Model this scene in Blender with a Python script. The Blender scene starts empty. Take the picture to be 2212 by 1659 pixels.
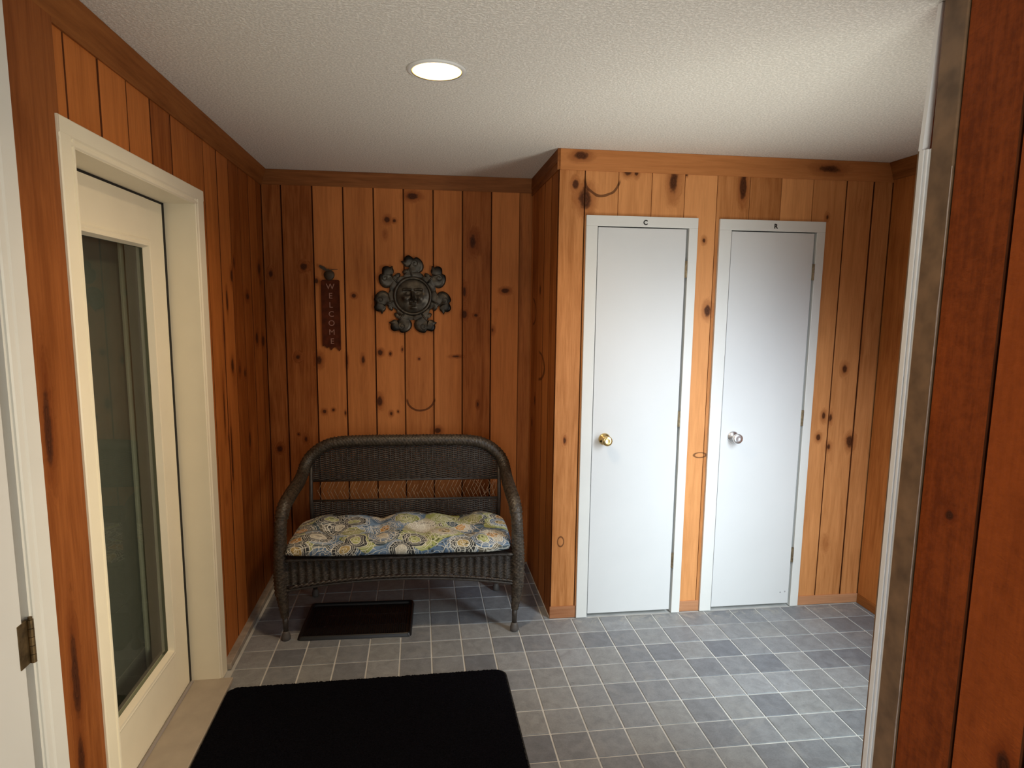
import bpy, bmesh, math, random
from mathutils import Vector, Matrix, noise as mnoise
random.seed(7)
sc = bpy.context.scene
COL = sc.collection
PI = math.pi

# ------------------------------------------------------------------ camera
cam_d = bpy.data.cameras.new('camera'); cam = bpy.data.objects.new('camera', cam_d); COL.objects.link(cam)
_f = Vector((0.13002239, 0.98261539, -0.1325186)); _r = Vector((0.99148293, -0.12985899, 0.0099121)); _u = Vector((0.00746895, 0.13267872, 0.99113096))
M = Matrix.Identity(4)
for i in range(3):
    M[i][0] = _r[i]; M[i][1] = _u[i]; M[i][2] = -_f[i]
M.translation = Vector((-0.49458632, -2.9714802, 1.64456378))
cam.matrix_world = M
cam_d.sensor_width = 36.0
cam_d.lens = 22.200886
cam_d.shift_x = (1106 - 1086.1) / 2212
cam_d.shift_y = (848.47 - 829.5) / 2212
cam_d.clip_start = 0.05
sc.camera = cam

# ------------------------------------------------------------------ world, light, exposure
w = bpy.data.worlds.new('world'); sc.world = w; w.use_nodes = True
w.node_tree.nodes['Background'].inputs[0].default_value = (0.75, 0.85, 1.0, 1)
w.node_tree.nodes['Background'].inputs[1].default_value = 0.6
sc.view_settings.view_transform = 'Standard'
sc.view_settings.look = 'None'
sc.view_settings.exposure = 0.36
sc.view_settings.gamma = 1.0
sc.view_settings.use_curve_mapping = False

def area(name, loc, target, sx, sy, power, color, spread=PI, shape='RECTANGLE'):
    l = bpy.data.lights.new(name, 'AREA'); l.shape = shape; l.size = sx
    if shape in ('RECTANGLE', 'ELLIPSE'): l.size_y = sy
    l.energy = power; l.color = color; l.spread = spread
    o = bpy.data.objects.new(name, l); COL.objects.link(o)
    o.location = loc
    o.rotation_euler = (Vector(target) - Vector(loc)).to_track_quat('-Z', 'Y').to_euler()
    return o
H = 2.4164
# daylight through the window of the back hall (behind the camera)
area('hall_window_daylight', (-0.35, -4.32, 1.20), (0.60, -1.45, 0.20), 1.55, 1.55, 4.2, (0.92, 0.95, 1.0), math.radians(56))
# upward fill lamps, added out of view to brighten the ceiling
area('hall_ceiling_fill', (-0.35, -4.30, 0.95), (0.10, -2.00, H), 1.5, 0.9, 6.5, (1.0, 0.97, 0.90), math.radians(58))
area('side_ceiling_fill', (1.20, -1.39, 0.80), (0.30, -0.50, H), 0.36, 0.9, 5.0, (1.0, 0.97, 0.90), math.radians(92))
# added side lamp at a made-up cross wall window, lights closets and floor
area('added_side_light', (1.20, -1.395, 1.12), (0.93, 0.16, 0.24), 0.34, 1.60, 13.0, (0.82, 0.915, 1.0), math.radians(100))
# added warm lamp at a made-up right hall window, brightens the left doors
area('added_left_door_light', (2.27, -2.90, 1.30), (-1.45, -0.85, 0.75), 1.1, 1.3, 10.5, (1.0, 0.86, 0.66), math.radians(56))
# warm recessed ceiling can
area('can_light_beam', (-0.432, -0.767, H - 0.012), (-0.432, -0.767, 0.0), 0.15, 0.15, 8.0, (1.0, 0.72, 0.43), math.radians(145), 'DISK')

# ------------------------------------------------------------------ materials
def newmat(name):
    m = bpy.data.materials.new(name); m.use_nodes = True
    nt = m.node_tree; b = nt.nodes['Principled BSDF']
    return m, nt, b
class NT:
    def __init__(s, nt): s.nt = nt; s.L = nt.links
    def n(s, t, **kw):
        x = s.nt.nodes.new(t)
        for k, v in kw.items(): setattr(x, k, v)
        return x
    def put(s, sock, v):
        if hasattr(v, 'is_linked') or isinstance(v, bpy.types.NodeSocket): s.L.new(v, sock)
        else: sock.default_value = v
    def math(s, op, a, b=None, c=None, clamp=False):
        x = s.n('ShaderNodeMath', operation=op); x.use_clamp = clamp
        s.put(x.inputs[0], a)
        if b is not None: s.put(x.inputs[1], b)
        if c is not None: s.put(x.inputs[2], c)
        return x.outputs[0]
    def vmath(s, op, a, b=None, sc_=None):
        x = s.n('ShaderNodeVectorMath', operation=op); s.put(x.inputs[0], a)
        if b is not None: s.put(x.inputs[1], b)
        if sc_ is not None: s.put(x.inputs['Scale'], sc_)
        return x.outputs['Value'] if op in ('LENGTH', 'DISTANCE', 'DOT_PRODUCT') else x.outputs[0]
    def noise(s, vec, scale, detail=2.0, rough=0.5, dist=0.0):
        x = s.n('ShaderNodeTexNoise'); s.put(x.inputs['Vector'], vec)
        x.inputs['Scale'].default_value = scale; x.inputs['Detail'].default_value = detail
        x.inputs['Roughness'].default_value = rough; x.inputs['Distortion'].default_value = dist
        return x.outputs['Fac']
    def ramp(s, fac, stops, interp='LINEAR'):
        x = s.n('ShaderNodeValToRGB'); s.L.new(fac, x.inputs[0]); cr = x.color_ramp; cr.interpolation = interp
        while len(cr.elements) < len(stops): cr.elements.new(0.5)
        for e, (p, c) in zip(cr.elements, stops):
            e.position = p; e.color = (*c, 1) if len(c) == 3 else c
        return x.outputs[0]
    def mix(s, fac, a, b, mode='MIX'):
        x = s.n('ShaderNodeMix', data_type='RGBA', blend_type=mode)
        s.put(x.inputs[0], fac)
        s.put(x.inputs[6], (*a, 1) if isinstance(a, tuple) and len(a) == 3 else a)
        s.put(x.inputs[7], (*b, 1) if isinstance(b, tuple) and len(b) == 3 else b)
        return x.outputs[2]
    def maprange(s, v, a, b, c=0.0, d=1.0, smooth=True):
        x = s.n('ShaderNodeMapRange'); x.interpolation_type = 'SMOOTHSTEP' if smooth else 'LINEAR'
        s.put(x.inputs[0], v); s.put(x.inputs[1], a); s.put(x.inputs[2], b); s.put(x.inputs[3], c); s.put(x.inputs[4], d)
        return x.outputs[0]
    def bump(s, h, strength, dist, normal=None):
        x = s.n('ShaderNodeBump'); s.put(x.inputs['Height'], h); x.inputs['Strength'].default_value = strength
        x.inputs['Distance'].default_value = dist
        return x.outputs[0]
def simple(name, col, rough=0.5, metal=0.0, var=0.0, vscale=20.0, bump=0.0, bscale=200.0, spec=0.5):
    m, nt, b = newmat(name); t = NT(nt)
    b.inputs['Roughness'].default_value = rough; b.inputs['Metallic'].default_value = metal
    b.inputs['Specular IOR Level'].default_value = spec
    tc = t.n('ShaderNodeTexCoord').outputs['Object']
    nz = t.noise(tc, vscale, 3.0)
    lo = tuple(c * (1 - var) for c in col); hi = tuple(min(1, c * (1 + var)) for c in col)
    t.L.new(t.ramp(nz, [(0.3, lo), (0.7, hi)]), b.inputs['Base Color'])
    if bump > 0:
        t.L.new(t.bump(t.noise(tc, bscale, 3.0), bump, 0.002), b.inputs['Normal'])
    return m

def wood(name, knots=(), arcs=(), axis='z', dark=(0.25, 0.074, 0.015), light=(0.56, 0.212, 0.060), rough_saw=0.25, thr=0.10, mottle=0.0):
    """Knotty pine boards; grain runs along `axis`; knots: (centre, radii) in scene metres; arcs: bark rings."""
    m, nt, b = newmat(name); t = NT(nt)
    tc = t.n('ShaderNodeTexCoord').outputs['Object']
    rnd = t.n('ShaderNodeObjectInfo').outputs['Random']
    off = t.vmath('SCALE', (13.7, 7.3, 31.1), sc_=rnd)
    p = t.vmath('ADD', tc, off)
    g = {'z': (1, 1, 0.07), 'x': (0.07, 1, 1), 'y': (1, 0.07, 1)}[axis]
    k = {'z': (1, 1, 0.55), 'x': (0.55, 1, 1), 'y': (1, 0.55, 1)}[axis]
    # knots placed where the boards show them
    warp = t.noise(tc, 9.0, 2.0)
    dmin = None
    for c, r in knots:
        q = t.vmath('MULTIPLY', t.vmath('SUBTRACT', tc, c), tuple(1.0 / x for x in r))
        d = t.vmath('LENGTH', q)
        dmin = d if dmin is None else t.math('MINIMUM', dmin, d)
    # scattered small knots
    pk = t.vmath('MULTIPLY', p, k)
    vo = t.n('ShaderNodeTexVoronoi', feature='F1'); t.L.new(pk, vo.inputs['Vector']); vo.inputs['Scale'].default_value = 3.6
    rad = t.math('MULTIPLY', t.n('ShaderNodeSeparateColor').outputs[0], 1.0)
    sep = t.n('ShaderNodeSeparateColor'); t.L.new(vo.outputs['Color'], sep.inputs[0])
    rk = t.math('MULTIPLY_ADD', t.math('POWER', sep.outputs[0], 2.0), thr, 0.012)
    dv = t.math('DIVIDE', vo.outputs['Distance'], rk)
    d = dv if dmin is None else t.math('MINIMUM', dv, dmin)
    d = t.math('ADD', d, t.math('MULTIPLY_ADD', warp, 1.3, -0.62))
    d = t.math('ADD', d, t.math('MULTIPLY_ADD', t.noise(tc, 70.0, 2.0), 0.5, -0.25))
    knot = t.maprange(d, 0.6, 1.15, 1.0, 0.0)
    halo = t.maprange(d, 0.9, 2.6, 1.0, 0.0)
    # grain bent round the knots
    pg = t.vmath('MULTIPLY', p, g)
    bend = t.vmath('SCALE', (0.05, 0.05, 0.05), sc_=t.math('MULTIPLY', halo, 0.5))
    pg = t.vmath('ADD', pg, bend)
    g1 = t.noise(pg, 26.0, 4.0, 0.6, 0.8)
    g2 = t.noise(pg, 110.0, 3.0, 0.6)
    blot = t.noise(p, 3.0, 2.0)
    f = t.math('ADD', t.math('MULTIPLY', g1, 0.55), t.math('MULTIPLY', g2, 0.30))
    f = t.math('ADD', f, t.math('MULTIPLY', blot, 0.22))
    f = t.math('ADD', f, t.math('MULTIPLY_ADD', rnd, 0.40, -0.20))
    if mottle: f = t.math('ADD', f, t.math('MULTIPLY_ADD', t.noise(tc, 38.0, 4.0, 0.65), mottle, -0.5 * mottle))
    mid = tuple((a * 0.45 + c * 0.55) for a, c in zip(dark, light))
    col = t.ramp(f, [(0.26, dark), (0.50, mid), (0.76, light)])
    red = (dark[0] * 0.78, dark[1] * 0.62, dark[2] * 0.6)
    col = t.mix(t.math('MULTIPLY', halo, 0.55), col, red)
    kc = t.ramp(t.math('FRACT', t.math('MULTIPLY', d, 2.7)), [(0.0, (0.030, 0.009, 0.004)), (1.0, (0.085, 0.026, 0.010))])
    col = t.mix(t.math('MULTIPLY', knot, 0.92), col, kc)
    for c, r, w0, half_ in arcs:       # bark rings: thin dark loops open on one side
        q = t.vmath('MULTIPLY', t.vmath('SUBTRACT', tc, c), tuple(1.0 / x for x in r))
        dd = t.math('ADD', t.vmath('LENGTH', q), t.math('MULTIPLY_ADD', warp, 0.3, -0.15))
        ring = t.maprange(t.math('ABSOLUTE', t.math('SUBTRACT', dd, 1.0)), 0.06, w0, 1.0, 0.0)
        if half_: ring = t.math('MULTIPLY', ring, t.maprange(t.vmath('DOT_PRODUCT', q, half_), 0.05, 0.3))
        col = t.mix(t.math('MULTIPLY', ring, 0.72), col, (0.03, 0.006, 0.003))
    t.L.new(col, b.inputs['Base Color'])
    b.inputs['Roughness'].default_value = 0.55
    b.inputs['Specular IOR Level'].default_value = 0.12
    saw = t.noise(t.vmath('MULTIPLY', tc, {'z': (0.5, 0.5, 1.0), 'x': (1, 0.5, 0.5), 'y': (0.5, 1, 0.5)}[axis]), 130.0, 3.0)
    h = t.math('ADD', t.math('MULTIPLY', saw, rough_saw), t.math('MULTIPLY', g2, 0.25))
    t.L.new(t.bump(h, 0.45, 0.004), b.inputs['Normal'])
    return m

def K(L, plane_axis, pl):
    out = []
    for (a, z, ra, rz) in L:
        if plane_axis == 'y': out.append(((a, pl, z), (ra, 0.05, rz)))
        else: out.append(((pl, a, z), (0.05, ra, rz)))
    return out
W_back = wood('pine_back_wall', K([(-0.68, 2.155, 0.016, 0.018), (-0.637, 2.15, 0.01, 0.01), (-0.527, 2.294, 0.035, 0.018), (-1.351, 1.829, 0.012, 0.022), (-1.095, 1.793, 0.011, 0.015), (-0.881, 1.71, 0.011, 0.011), (-0.732, 1.371, 0.014, 0.016), (-0.671, 1.365, 0.007, 0.01), (-0.599, 1.391, 0.006, 0.012), (-0.834, 1.329, 0.009, 0.022), (-0.93, 1.321, 0.007, 0.032), (-1.09, 1.326, 0.02, 0.03), (-0.223, 1.606, 0.014, 0.022), (-0.152, 1.601, 0.012, 0.009), (-0.223, 1.737, 0.011, 0.035), (0.03, 1.752, 0.026, 0.014), (-0.74, 1.074, 0.016, 0.03), (-0.671, 0.996, 0.01, 0.015), (-0.629, 1.01, 0.006, 0.008), (-0.138, 1.048, 0.008, 0.018), (-1.068, 1.015, 0.012, 0.013), (-1.016, 1.025, 0.009, 0.01), (-0.945, 1.005, 0.005, 0.012), (-0.388, 0.885, 0.022, 0.018), (-1.212, 1.346, 0.016, 0.018), (-1.164, 1.875, 0.019, 0.02), (-0.173, 2.041, 0.024, 0.052), (-1.182, 0.848, 0.011, 0.02), (-1.225, 0.877, 0.008, 0.008), (-1.336, 0.788, 0.018, 0.02), (-0.273, 1.349, 0.03, 0.008), (-0.499, 1.334, 0.007, 0.007)], 'y', 0.91),
    arcs=[((-0.49, 0.91, 1.10), (0.085, 0.06, 0.085), 0.09, (0, 0, -1))], thr=0.075, dark=(0.23, 0.063, 0.013), light=(0.60, 0.215, 0.062))
W_closet = wood('pine_closet_wall', K([(0.772, 2.28, 0.026, 0.06), (0.27, 2.252, 0.014, 0.022), (0.325, 2.18, 0.032, 0.05), (0.535, 2.322, 0.02, 0.02),
    (1.142, 2.27, 0.016, 0.06), (1.785, 1.338, 0.017, 0.026), (1.683, 1.085, 0.012, 0.022), (1.724, 1.072, 0.010, 0.024), (1.725, 0.909, 0.013, 0.02),
    (1.661, 0.962, 0.012, 0.018), (1.848, 0.932, 0.020, 0.032), (0.947, 1.997, 0.010, 0.014), (0.985, 1.646, 0.018, 0.03), (0.578, 2.314, 0.012, 0.016),
    (1.60, 2.37, 0.05, 0.02), (0.29, 2.375, 0.035, 0.018), (0.245, 0.97, 0.009, 0.02)], 'y', 0.16),
    dark=(0.32, 0.112, 0.029), light=(0.69, 0.31, 0.115),
    arcs=[((0.236, 0.16, 0.425), (0.016, 0.05, 0.026), 0.28, None), ((0.985, 0.16, 0.878), (0.034, 0.05, 0.014), 0.30, None), ((0.405, 0.16, 2.29), (0.088, 0.06, 0.092), 0.075, (0, 0, -1))])
W_left = wood('pine_left_wall', K([(0.26, 1.789, 0.022, 0.035), (0.31, 1.85, 0.012, 0.03), (0.536, 1.694, 0.03, 0.02), (0.692, 1.468, 0.025, 0.03), (0.166, 1.666, 0.012, 0.05),
    (0.206, 1.358, 0.018, 0.035), (0.10, 1.52, 0.01, 0.09), (0.131, 0.95, 0.012, 0.14), (0.459, 0.941, 0.02, 0.04), (0.83, 1.445, 0.03, 0.03), (0.42, 1.30, 0.015, 0.02),
    (0.80, 1.85, 0.03, 0.03), (0.05, 1.18, 0.01, 0.10), (-1.352, 1.36, 0.020, 0.10), (-1.325, 0.70, 0.020, 0.12), (-1.33, 0.45, 0.02, 0.10)], 'x', -1.39), thr=0.09, dark=(0.22, 0.058, 0.010), light=(0.54, 0.180, 0.042))
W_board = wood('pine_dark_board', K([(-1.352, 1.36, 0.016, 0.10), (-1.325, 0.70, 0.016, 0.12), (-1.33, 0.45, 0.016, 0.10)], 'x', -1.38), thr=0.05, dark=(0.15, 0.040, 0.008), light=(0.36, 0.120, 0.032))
W_side = wood('pine_closet_side', K([(0.72, 1.10, 0.02, 0.03), (0.80, 0.95, 0.02, 0.03), (0.60, 1.75, 0.02, 0.03)], 'x', 0.19),
    arcs=[((0.187, 0.84, 1.625), (0.05, 0.115, 0.080), 0.13, (0, -1, 0)), ((0.187, 0.64, 1.318), (0.05, 0.20, 0.082), 0.12, (0, -1, 0))])
W_right = wood('pine_right_wall')
W_near = wood('pine_hall_wall', K([(-1.621, 1.149, 0.012, 0.012), (-1.835, 0.64, 0.02, 0.035)], 'x', 0.8), rough_saw=1.3, thr=0.03, mottle=0.55, dark=(0.18, 0.037, 0.007), light=(0.40, 0.090, 0.017))
W_trim = wood('pine_cornice_x', axis='x', dark=(0.15, 0.045, 0.010), light=(0.36, 0.135, 0.038), rough_saw=0.2)
W_trimc = wood('pine_closet_cornice', dark=(0.25, 0.083, 0.020), light=(0.52, 0.21, 0.07), knots=K([(0.29, 2.385, 0.035, 0.018), (1.60, 2.37, 0.06, 0.022)], 'y', 0.155), axis='x', rough_saw=0.2, thr=0.05)
W_base = wood('scuffed_pine_baseboard', axis='x', dark=(0.26, 0.10, 0.042), light=(0.52, 0.26, 0.135), rough_saw=0.3, thr=0.03)
W_trimy = wood('pine_cornice_y', axis='y', dark=(0.15, 0.045, 0.010), light=(0.36, 0.135, 0.038), rough_saw=0.2)

M_groove = simple('dark_joint_stain', (0.085, 0.023, 0.006), 0.7, var=0.3, vscale=12, spec=0.1)
M_white = simple('white_paint', (0.70, 0.705, 0.68), 0.42, var=0.02, vscale=6, bump=0.06, bscale=90)
M_white_door = simple('white_door_paint', (0.65, 0.66, 0.66), 0.5, var=0.015, vscale=4, bump=0.05, bscale=60)
M_jamb_lit = simple('lit_white_jamb', (0.88, 0.88, 0.87), 0.35, var=0.01)  # same white jamb paint, the daylight on it put into a brighter colour
M_hinge_old = simple('tarnished_brass', (0.16, 0.11, 0.055), 0.45, 0.8, var=0.4, vscale=60)
M_cream = simple('cream_paint', (0.84, 0.775, 0.61), 0.42, var=0.02, vscale=8, bump=0.05, bscale=90)
M_jamb_shaded = simple('shaded_worn_white_jamb', (0.20, 0.118, 0.062), 0.5, var=0.35, vscale=14, bump=0.1, bscale=60)  # worn white paint; the shade on it is put into this brown
M_black = simple('black_rubber', (0.004, 0.004, 0.004), 0.7)
M_black_paint = simple('black_lettering', (0.01, 0.01, 0.01), 0.5)
M_brass = simple('polished_brass', (0.74, 0.55, 0.25), 0.22, 1.0, var=0.08, vscale=40)
M_chrome = simple('satin_chrome', (0.86, 0.86, 0.87), 0.32, 1.0)
M_hinge = simple('aged_brass_hinge', (0.30, 0.23, 0.14), 0.4, 0.9, var=0.25, vscale=80)
M_plaster = simple('hall_plaster', (0.70, 0.66, 0.58), 0.8, var=0.02)
M_grout = simple('tile_grout', (0.58, 0.58, 0.56), 0.9, var=0.15, vscale=9, bump=0.2, bscale=300)
M_sill = simple('beige_sill_paint', (0.40, 0.34, 0.27), 0.6, var=0.08, vscale=12, bump=0.1)
M_strip = simple('dusty_grey_skirting', (0.32, 0.27, 0.22), 0.8, var=0.25, vscale=18)
M_scuff = simple('grey_scuff', (0.35, 0.35, 0.36), 0.7)
M_vest_wall = simple('grey_panel', (0.15, 0.145, 0.13), 0.8, var=0.04)
M_vest_post = simple('vestibule_casing', (0.60, 0.56, 0.46), 0.7, var=0.03)
M_vest_floor = simple('vestibule_floor', (0.06, 0.075, 0.075), 0.6, var=0.15)

def mk_ceiling():
    m, nt, b = newmat('textured_ceiling'); t = NT(nt)
    tc = t.n('ShaderNodeTexCoord').outputs['Object']
    n1 = t.noise(tc, 125.0, 3.0, 0.6); n2 = t.noise(tc, 260.0, 2.0)
    h = t.math('ADD', t.math('MULTIPLY', t.maprange(n1, 0.40, 0.62), 0.7), t.math('MULTIPLY', n2, 0.3))
    t.L.new(t.ramp(h, [(0.1, (0.66, 0.64, 0.58)), (0.8, (0.84, 0.815, 0.745))]), b.inputs['Base Color'])
    b.inputs['Roughness'].default_value = 0.9; b.inputs['Specular IOR Level'].default_value = 0.1
    t.L.new(t.bump(h, 0.5, 0.004), b.inputs['Normal'])
    return m
M_ceiling = mk_ceiling()
def mk_tile():
    m, nt, b = newmat('slate_tile'); t = NT(nt)
    tc = t.n('ShaderNodeTexCoord').outputs['Object']
    oi = t.n('ShaderNodeObjectInfo'); rnd = oi.outputs['Random']
    p = t.vmath('ADD', oi.outputs['Location'], tc)
    base = t.ramp(rnd, [(0.0, (0.150, 0.163, 0.190)), (0.12, (0.188, 0.199, 0.220)), (0.5, (0.226, 0.238, 0.258)), (0.8, (0.250, 0.258, 0.264)), (1.0, (0.272, 0.286, 0.308))])
    n1 = t.noise(p, 22.0, 4.0, 0.6, 0.6); n2 = t.noise(p, 160.0, 2.0)
    f = t.math('ADD', t.math('MULTIPLY', n1, 0.7), t.math('MULTIPLY', n2, 0.3))
    col = t.mix(1.0, base, t.ramp(f, [(0.3, (0.72, 0.72, 0.72)), (0.7, (1.22, 1.22, 1.20))]), 'MULTIPLY')
    # pale dried-water haze near the closet doors and a few wear marks
    dust = t.math('MULTIPLY', t.maprange(t.noise(p, 5.0, 4.0, 0.7, 1.0), 0.52, 0.72), 0.22)
    col = t.mix(dust, col, (0.36, 0.35, 0.33))
    sy = t.n('ShaderNodeSeparateXYZ'); t.L.new(p, sy.inputs[0])
    near = t.math('MULTIPLY', t.maprange(sy.outputs[1], 0.02, 0.12), t.maprange(sy.outputs[1], 0.22, 0.17))
    haze = t.math('MULTIPLY', near, t.maprange(t.noise(p, 14.0, 4.0, 0.7, 1.5), 0.5, 0.62))
    haze = t.math('MULTIPLY', haze, t.maprange(sy.outputs[0], 0.15, 0.25))
    col = t.mix(t.math('MULTIPLY', haze, 0.6), col, (0.36, 0.35, 0.32))
    mark = t.math('MULTIPLY', t.maprange(t.noise(p, 11.0, 2.0, 0.5, 2.0), 0.73, 0.80), 0.35)
    col = t.mix(mark, col, (0.04, 0.035, 0.03))
    t.L.new(col, b.inputs['Base Color'])
    t.L.new(t.ramp(n1, [(0.2, (0.50,) * 3), (0.8, (0.68,) * 3)]), b.inputs['Roughness'])
    t.L.new(t.bump(f, 0.25, 0.002), b.inputs['Normal'])
    return m
M_tile = mk_tile()
def mk_wicker(name, a, c):
    m, nt, b = newmat(name); t = NT(nt)
    tc = t.n('ShaderNodeTexCoord').outputs['Object']
    f = t.math('ADD', t.math('MULTIPLY', t.noise(tc, 60.0, 3.0), 0.5), t.math('MULTIPLY', t.noise(tc, 260.0, 2.0), 0.5))
    t.L.new(t.ramp(f, [(0.35, a), (0.55, tuple((x + y) / 2 for x, y in zip(a, c))), (0.72, c)]), b.inputs['Base Color'])
    b.inputs['Roughness'].default_value = 0.45
    return m
M_wick = mk_wicker('dark_wicker', (0.011, 0.008, 0.0065), (0.088, 0.068, 0.055))
M_wick_rim = mk_wicker('brown_wicker_rim', (0.010, 0.007, 0.005), (0.120, 0.090, 0.062))
M_rod = simple('dark_cane_rod', (0.045, 0.036, 0.030), 0.4, var=0.3, vscale=50)
M_lace = simple('fine_cane_lacing', (0.30, 0.19, 0.11), 0.5, var=0.3, vscale=50)
M_foot = simple('grey_foot_cap', (0.085, 0.076, 0.07), 0.55, var=0.1)
def mk_mat():
    m, nt, b = newmat('black_pile'); t = NT(nt)
    tc = t.n('ShaderNodeTexCoord').outputs['Object']
    n = t.noise(tc, 320.0, 2.0)
    t.L.new(t.ramp(n, [(0.4, (0.0018, 0.0018, 0.0026)), (0.75, (0.007, 0.007, 0.011))]), b.inputs['Base Color'])
    b.inputs['Roughness'].default_value = 1.0; b.inputs['Specular IOR Level'].default_value = 0.04
    t.L.new(t.bump(n, 0.6, 0.004), b.inputs['Normal'])
    return m
M_mat = mk_mat()
M_tray = simple('black_moulded_plastic', (0.006, 0.006, 0.007), 0.38, var=0.1)
def mk_bronze():
    m, nt, b = newmat('patinated_bronze'); t = NT(nt)
    tc = t.n('ShaderNodeTexCoord').outputs['Object']
    n = t.noise(tc, 30.0, 3.0)
    col = t.ramp(n, [(0.3, (0.028, 0.023, 0.017)), (0.72, (0.105, 0.088, 0.066))])
    r = t.vmath('LENGTH', t.vmath('MULTIPLY', tc, (1, 0, 1)))
    blk = t.maprange(t.math('ADD', r, t.math('MULTIPLY_ADD', n, 0.05, -0.025)), 0.195, 0.228)
    t.L.new(t.mix(blk, col, (0.008, 0.007, 0.006)), b.inputs['Base Color'])     # blackened tips
    b.inputs['Roughness'].default_value = 0.36; b.inputs['Metallic'].default_value = 0.65
    t.L.new(t.bump(t.noise(tc, 120.0, 3.0), 0.2, 0.002), b.inputs['Normal'])
    return m
M_bronze = mk_bronze()
M_bronze_tip = simple('blackened_bronze', (0.012, 0.010, 0.008), 0.5, 0.6, var=0.4, vscale=30)
M_sign = simple('weathered_red_brown', (0.085, 0.020, 0.008), 0.7, spec=0.1, var=0.35, vscale=30, bump=0.2, bscale=90)
M_letter = simple('faded_pink_letter', (0.34, 0.17, 0.12), 0.6, var=0.2, vscale=60)
M_orn = simple('dark_green_brown', (0.045, 0.026, 0.012), 0.55, var=0.4, vscale=60)

def mk_cushion():
    m, nt, b = newmat('paisley_print'); t = NT(nt)
    tc = t.n('ShaderNodeTexCoord').outputs['Object']
    wv = t.n('ShaderNodeTexNoise'); t.L.new(tc, wv.inputs['Vector']); wv.inputs['Scale'].default_value = 9.0
    wob = t.vmath('SCALE', t.vmath('SUBTRACT', wv.outputs['Color'], (0.5, 0.5, 0.5)), sc_=0.06)
    p = t.vmath('ADD', tc, wob)
    se = t.n('ShaderNodeSeparateXYZ'); t.L.new(p, se.inputs[0])
    cb = t.n('ShaderNodeCombineXYZ'); t.L.new(se.outputs[0], cb.inputs[0]); t.L.new(t.math('ADD', se.outputs[1], se.outputs[2]), cb.inputs[1])
    p2 = cb.outputs[0]
    vo = t.n('ShaderNodeTexVoronoi', feature='F1', voronoi_dimensions='2D'); t.L.new(p2, vo.inputs['Vector']); vo.inputs['Scale'].default_value = 6.8; vo.inputs['Randomness'].default_value = 0.85
    dist = vo.outputs['Distance']
    sep = t.n('ShaderNodeSeparateColor'); t.L.new(vo.outputs['Color'], sep.inputs[0])
    r1, r2, r3 = sep.outputs
    ground = t.ramp(r1, [(0.0, (0.11, 0.18, 0.29)), (0.30, (0.18, 0.28, 0.43)), (0.42, (0.06, 0.09, 0.11)), (0.58, (0.34, 0.39, 0.15)), (0.80, (0.40, 0.39, 0.28)), (0.9, (0.15, 0.14, 0.11))], 'CONSTANT')
    heart = t.ramp(r2, [(0.0, (0.38, 0.42, 0.18)), (0.35, (0.50, 0.27, 0.09)), (0.55, (0.55, 0.53, 0.45)), (0.72, (0.05, 0.08, 0.11)), (0.86, (0.42, 0.32, 0.14))], 'CONSTANT')
    mid = t.ramp(r3, [(0.0, (0.045, 0.05, 0.055)), (0.4, (0.13, 0.20, 0.31)), (0.7, (0.28, 0.32, 0.12)), (0.85, (0.48, 0.45, 0.38))], 'CONSTANT')
    loc = t.vmath('SUBTRACT', p2, vo.outputs['Position'])
    sx = t.n('ShaderNodeSeparateXYZ'); t.L.new(loc, sx.inputs[0])
    ang = t.math('ARCTAN2', sx.outputs[1], sx.outputs[0])
    pet = t.math('SINE', t.math('MULTIPLY', ang, 8.0))
    dp = t.math('ADD', dist, t.math('MULTIPLY', pet, t.math('MULTIPLY', r3, 0.035)))      # scalloped rings
    col = t.mix(t.maprange(dp, 0.42, 0.43), mid, ground)
    col = t.mix(t.maprange(dp, 0.20, 0.21), heart, col)
    fine = t.n('ShaderNodeTexVoronoi', feature='F1', voronoi_dimensions='2D'); t.L.new(p2, fine.inputs['Vector']); fine.inputs['Scale'].default_value = 42.0
    spk = t.math('MULTIPLY', t.maprange(fine.outputs['Distance'], 0.20, 0.34, 1.0, 0.0), t.maprange(t.noise(p2, 7.0, 1.0), 0.46, 0.56))
    col = t.mix(t.math('MULTIPLY', spk, 0.75), col, (0.03, 0.035, 0.03))
    white = (0.76, 0.76, 0.69)
    line = None
    for rr, wd in ((0.09, 0.012), (0.21, 0.018), (0.27, 0.010), (0.33, 0.010), (0.43, 0.018), (0.49, 0.010), (0.56, 0.012)):
        l = t.maprange(t.math('ABSOLUTE', t.math('SUBTRACT', dp, rr)), wd * 0.45, wd, 1.0, 0.0)
        line = l if line is None else t.math('MAXIMUM', line, l)
    spoke = t.maprange(t.math('ABSOLUTE', t.math('SINE', t.math('MULTIPLY', ang, 9.0))), 0.12, 0.30, 1.0, 0.0)
    band = t.math('MULTIPLY', t.maprange(dist, 0.30, 0.32), t.maprange(dist, 0.50, 0.48))
    line = t.math('MAXIMUM', line, t.math('MULTIPLY', t.math('MULTIPLY', spoke, band), t.math('GREATER_THAN', r2, 0.4)))
    ve = t.n('ShaderNodeTexVoronoi', feature='DISTANCE_TO_EDGE', voronoi_dimensions='2D'); t.L.new(p2, ve.inputs['Vector']); ve.inputs['Scale'].default_value = 30.0
    vine = t.math('MULTIPLY', t.maprange(ve.outputs['Distance'], 0.03, 0.08, 1.0, 0.0), t.maprange(t.noise(p2, 9.0, 1.0), 0.45, 0.53))
    line = t.math('MAXIMUM', line, t.math('MULTIPLY', vine, 0.85))
    col = t.mix(t.math('MULTIPLY', line, 0.9), col, white)
    t.L.new(col, b.inputs['Base Color'])
    b.inputs['Roughness'].default_value = 0.85; b.inputs['Specular IOR Level'].default_value = 0.2
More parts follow.
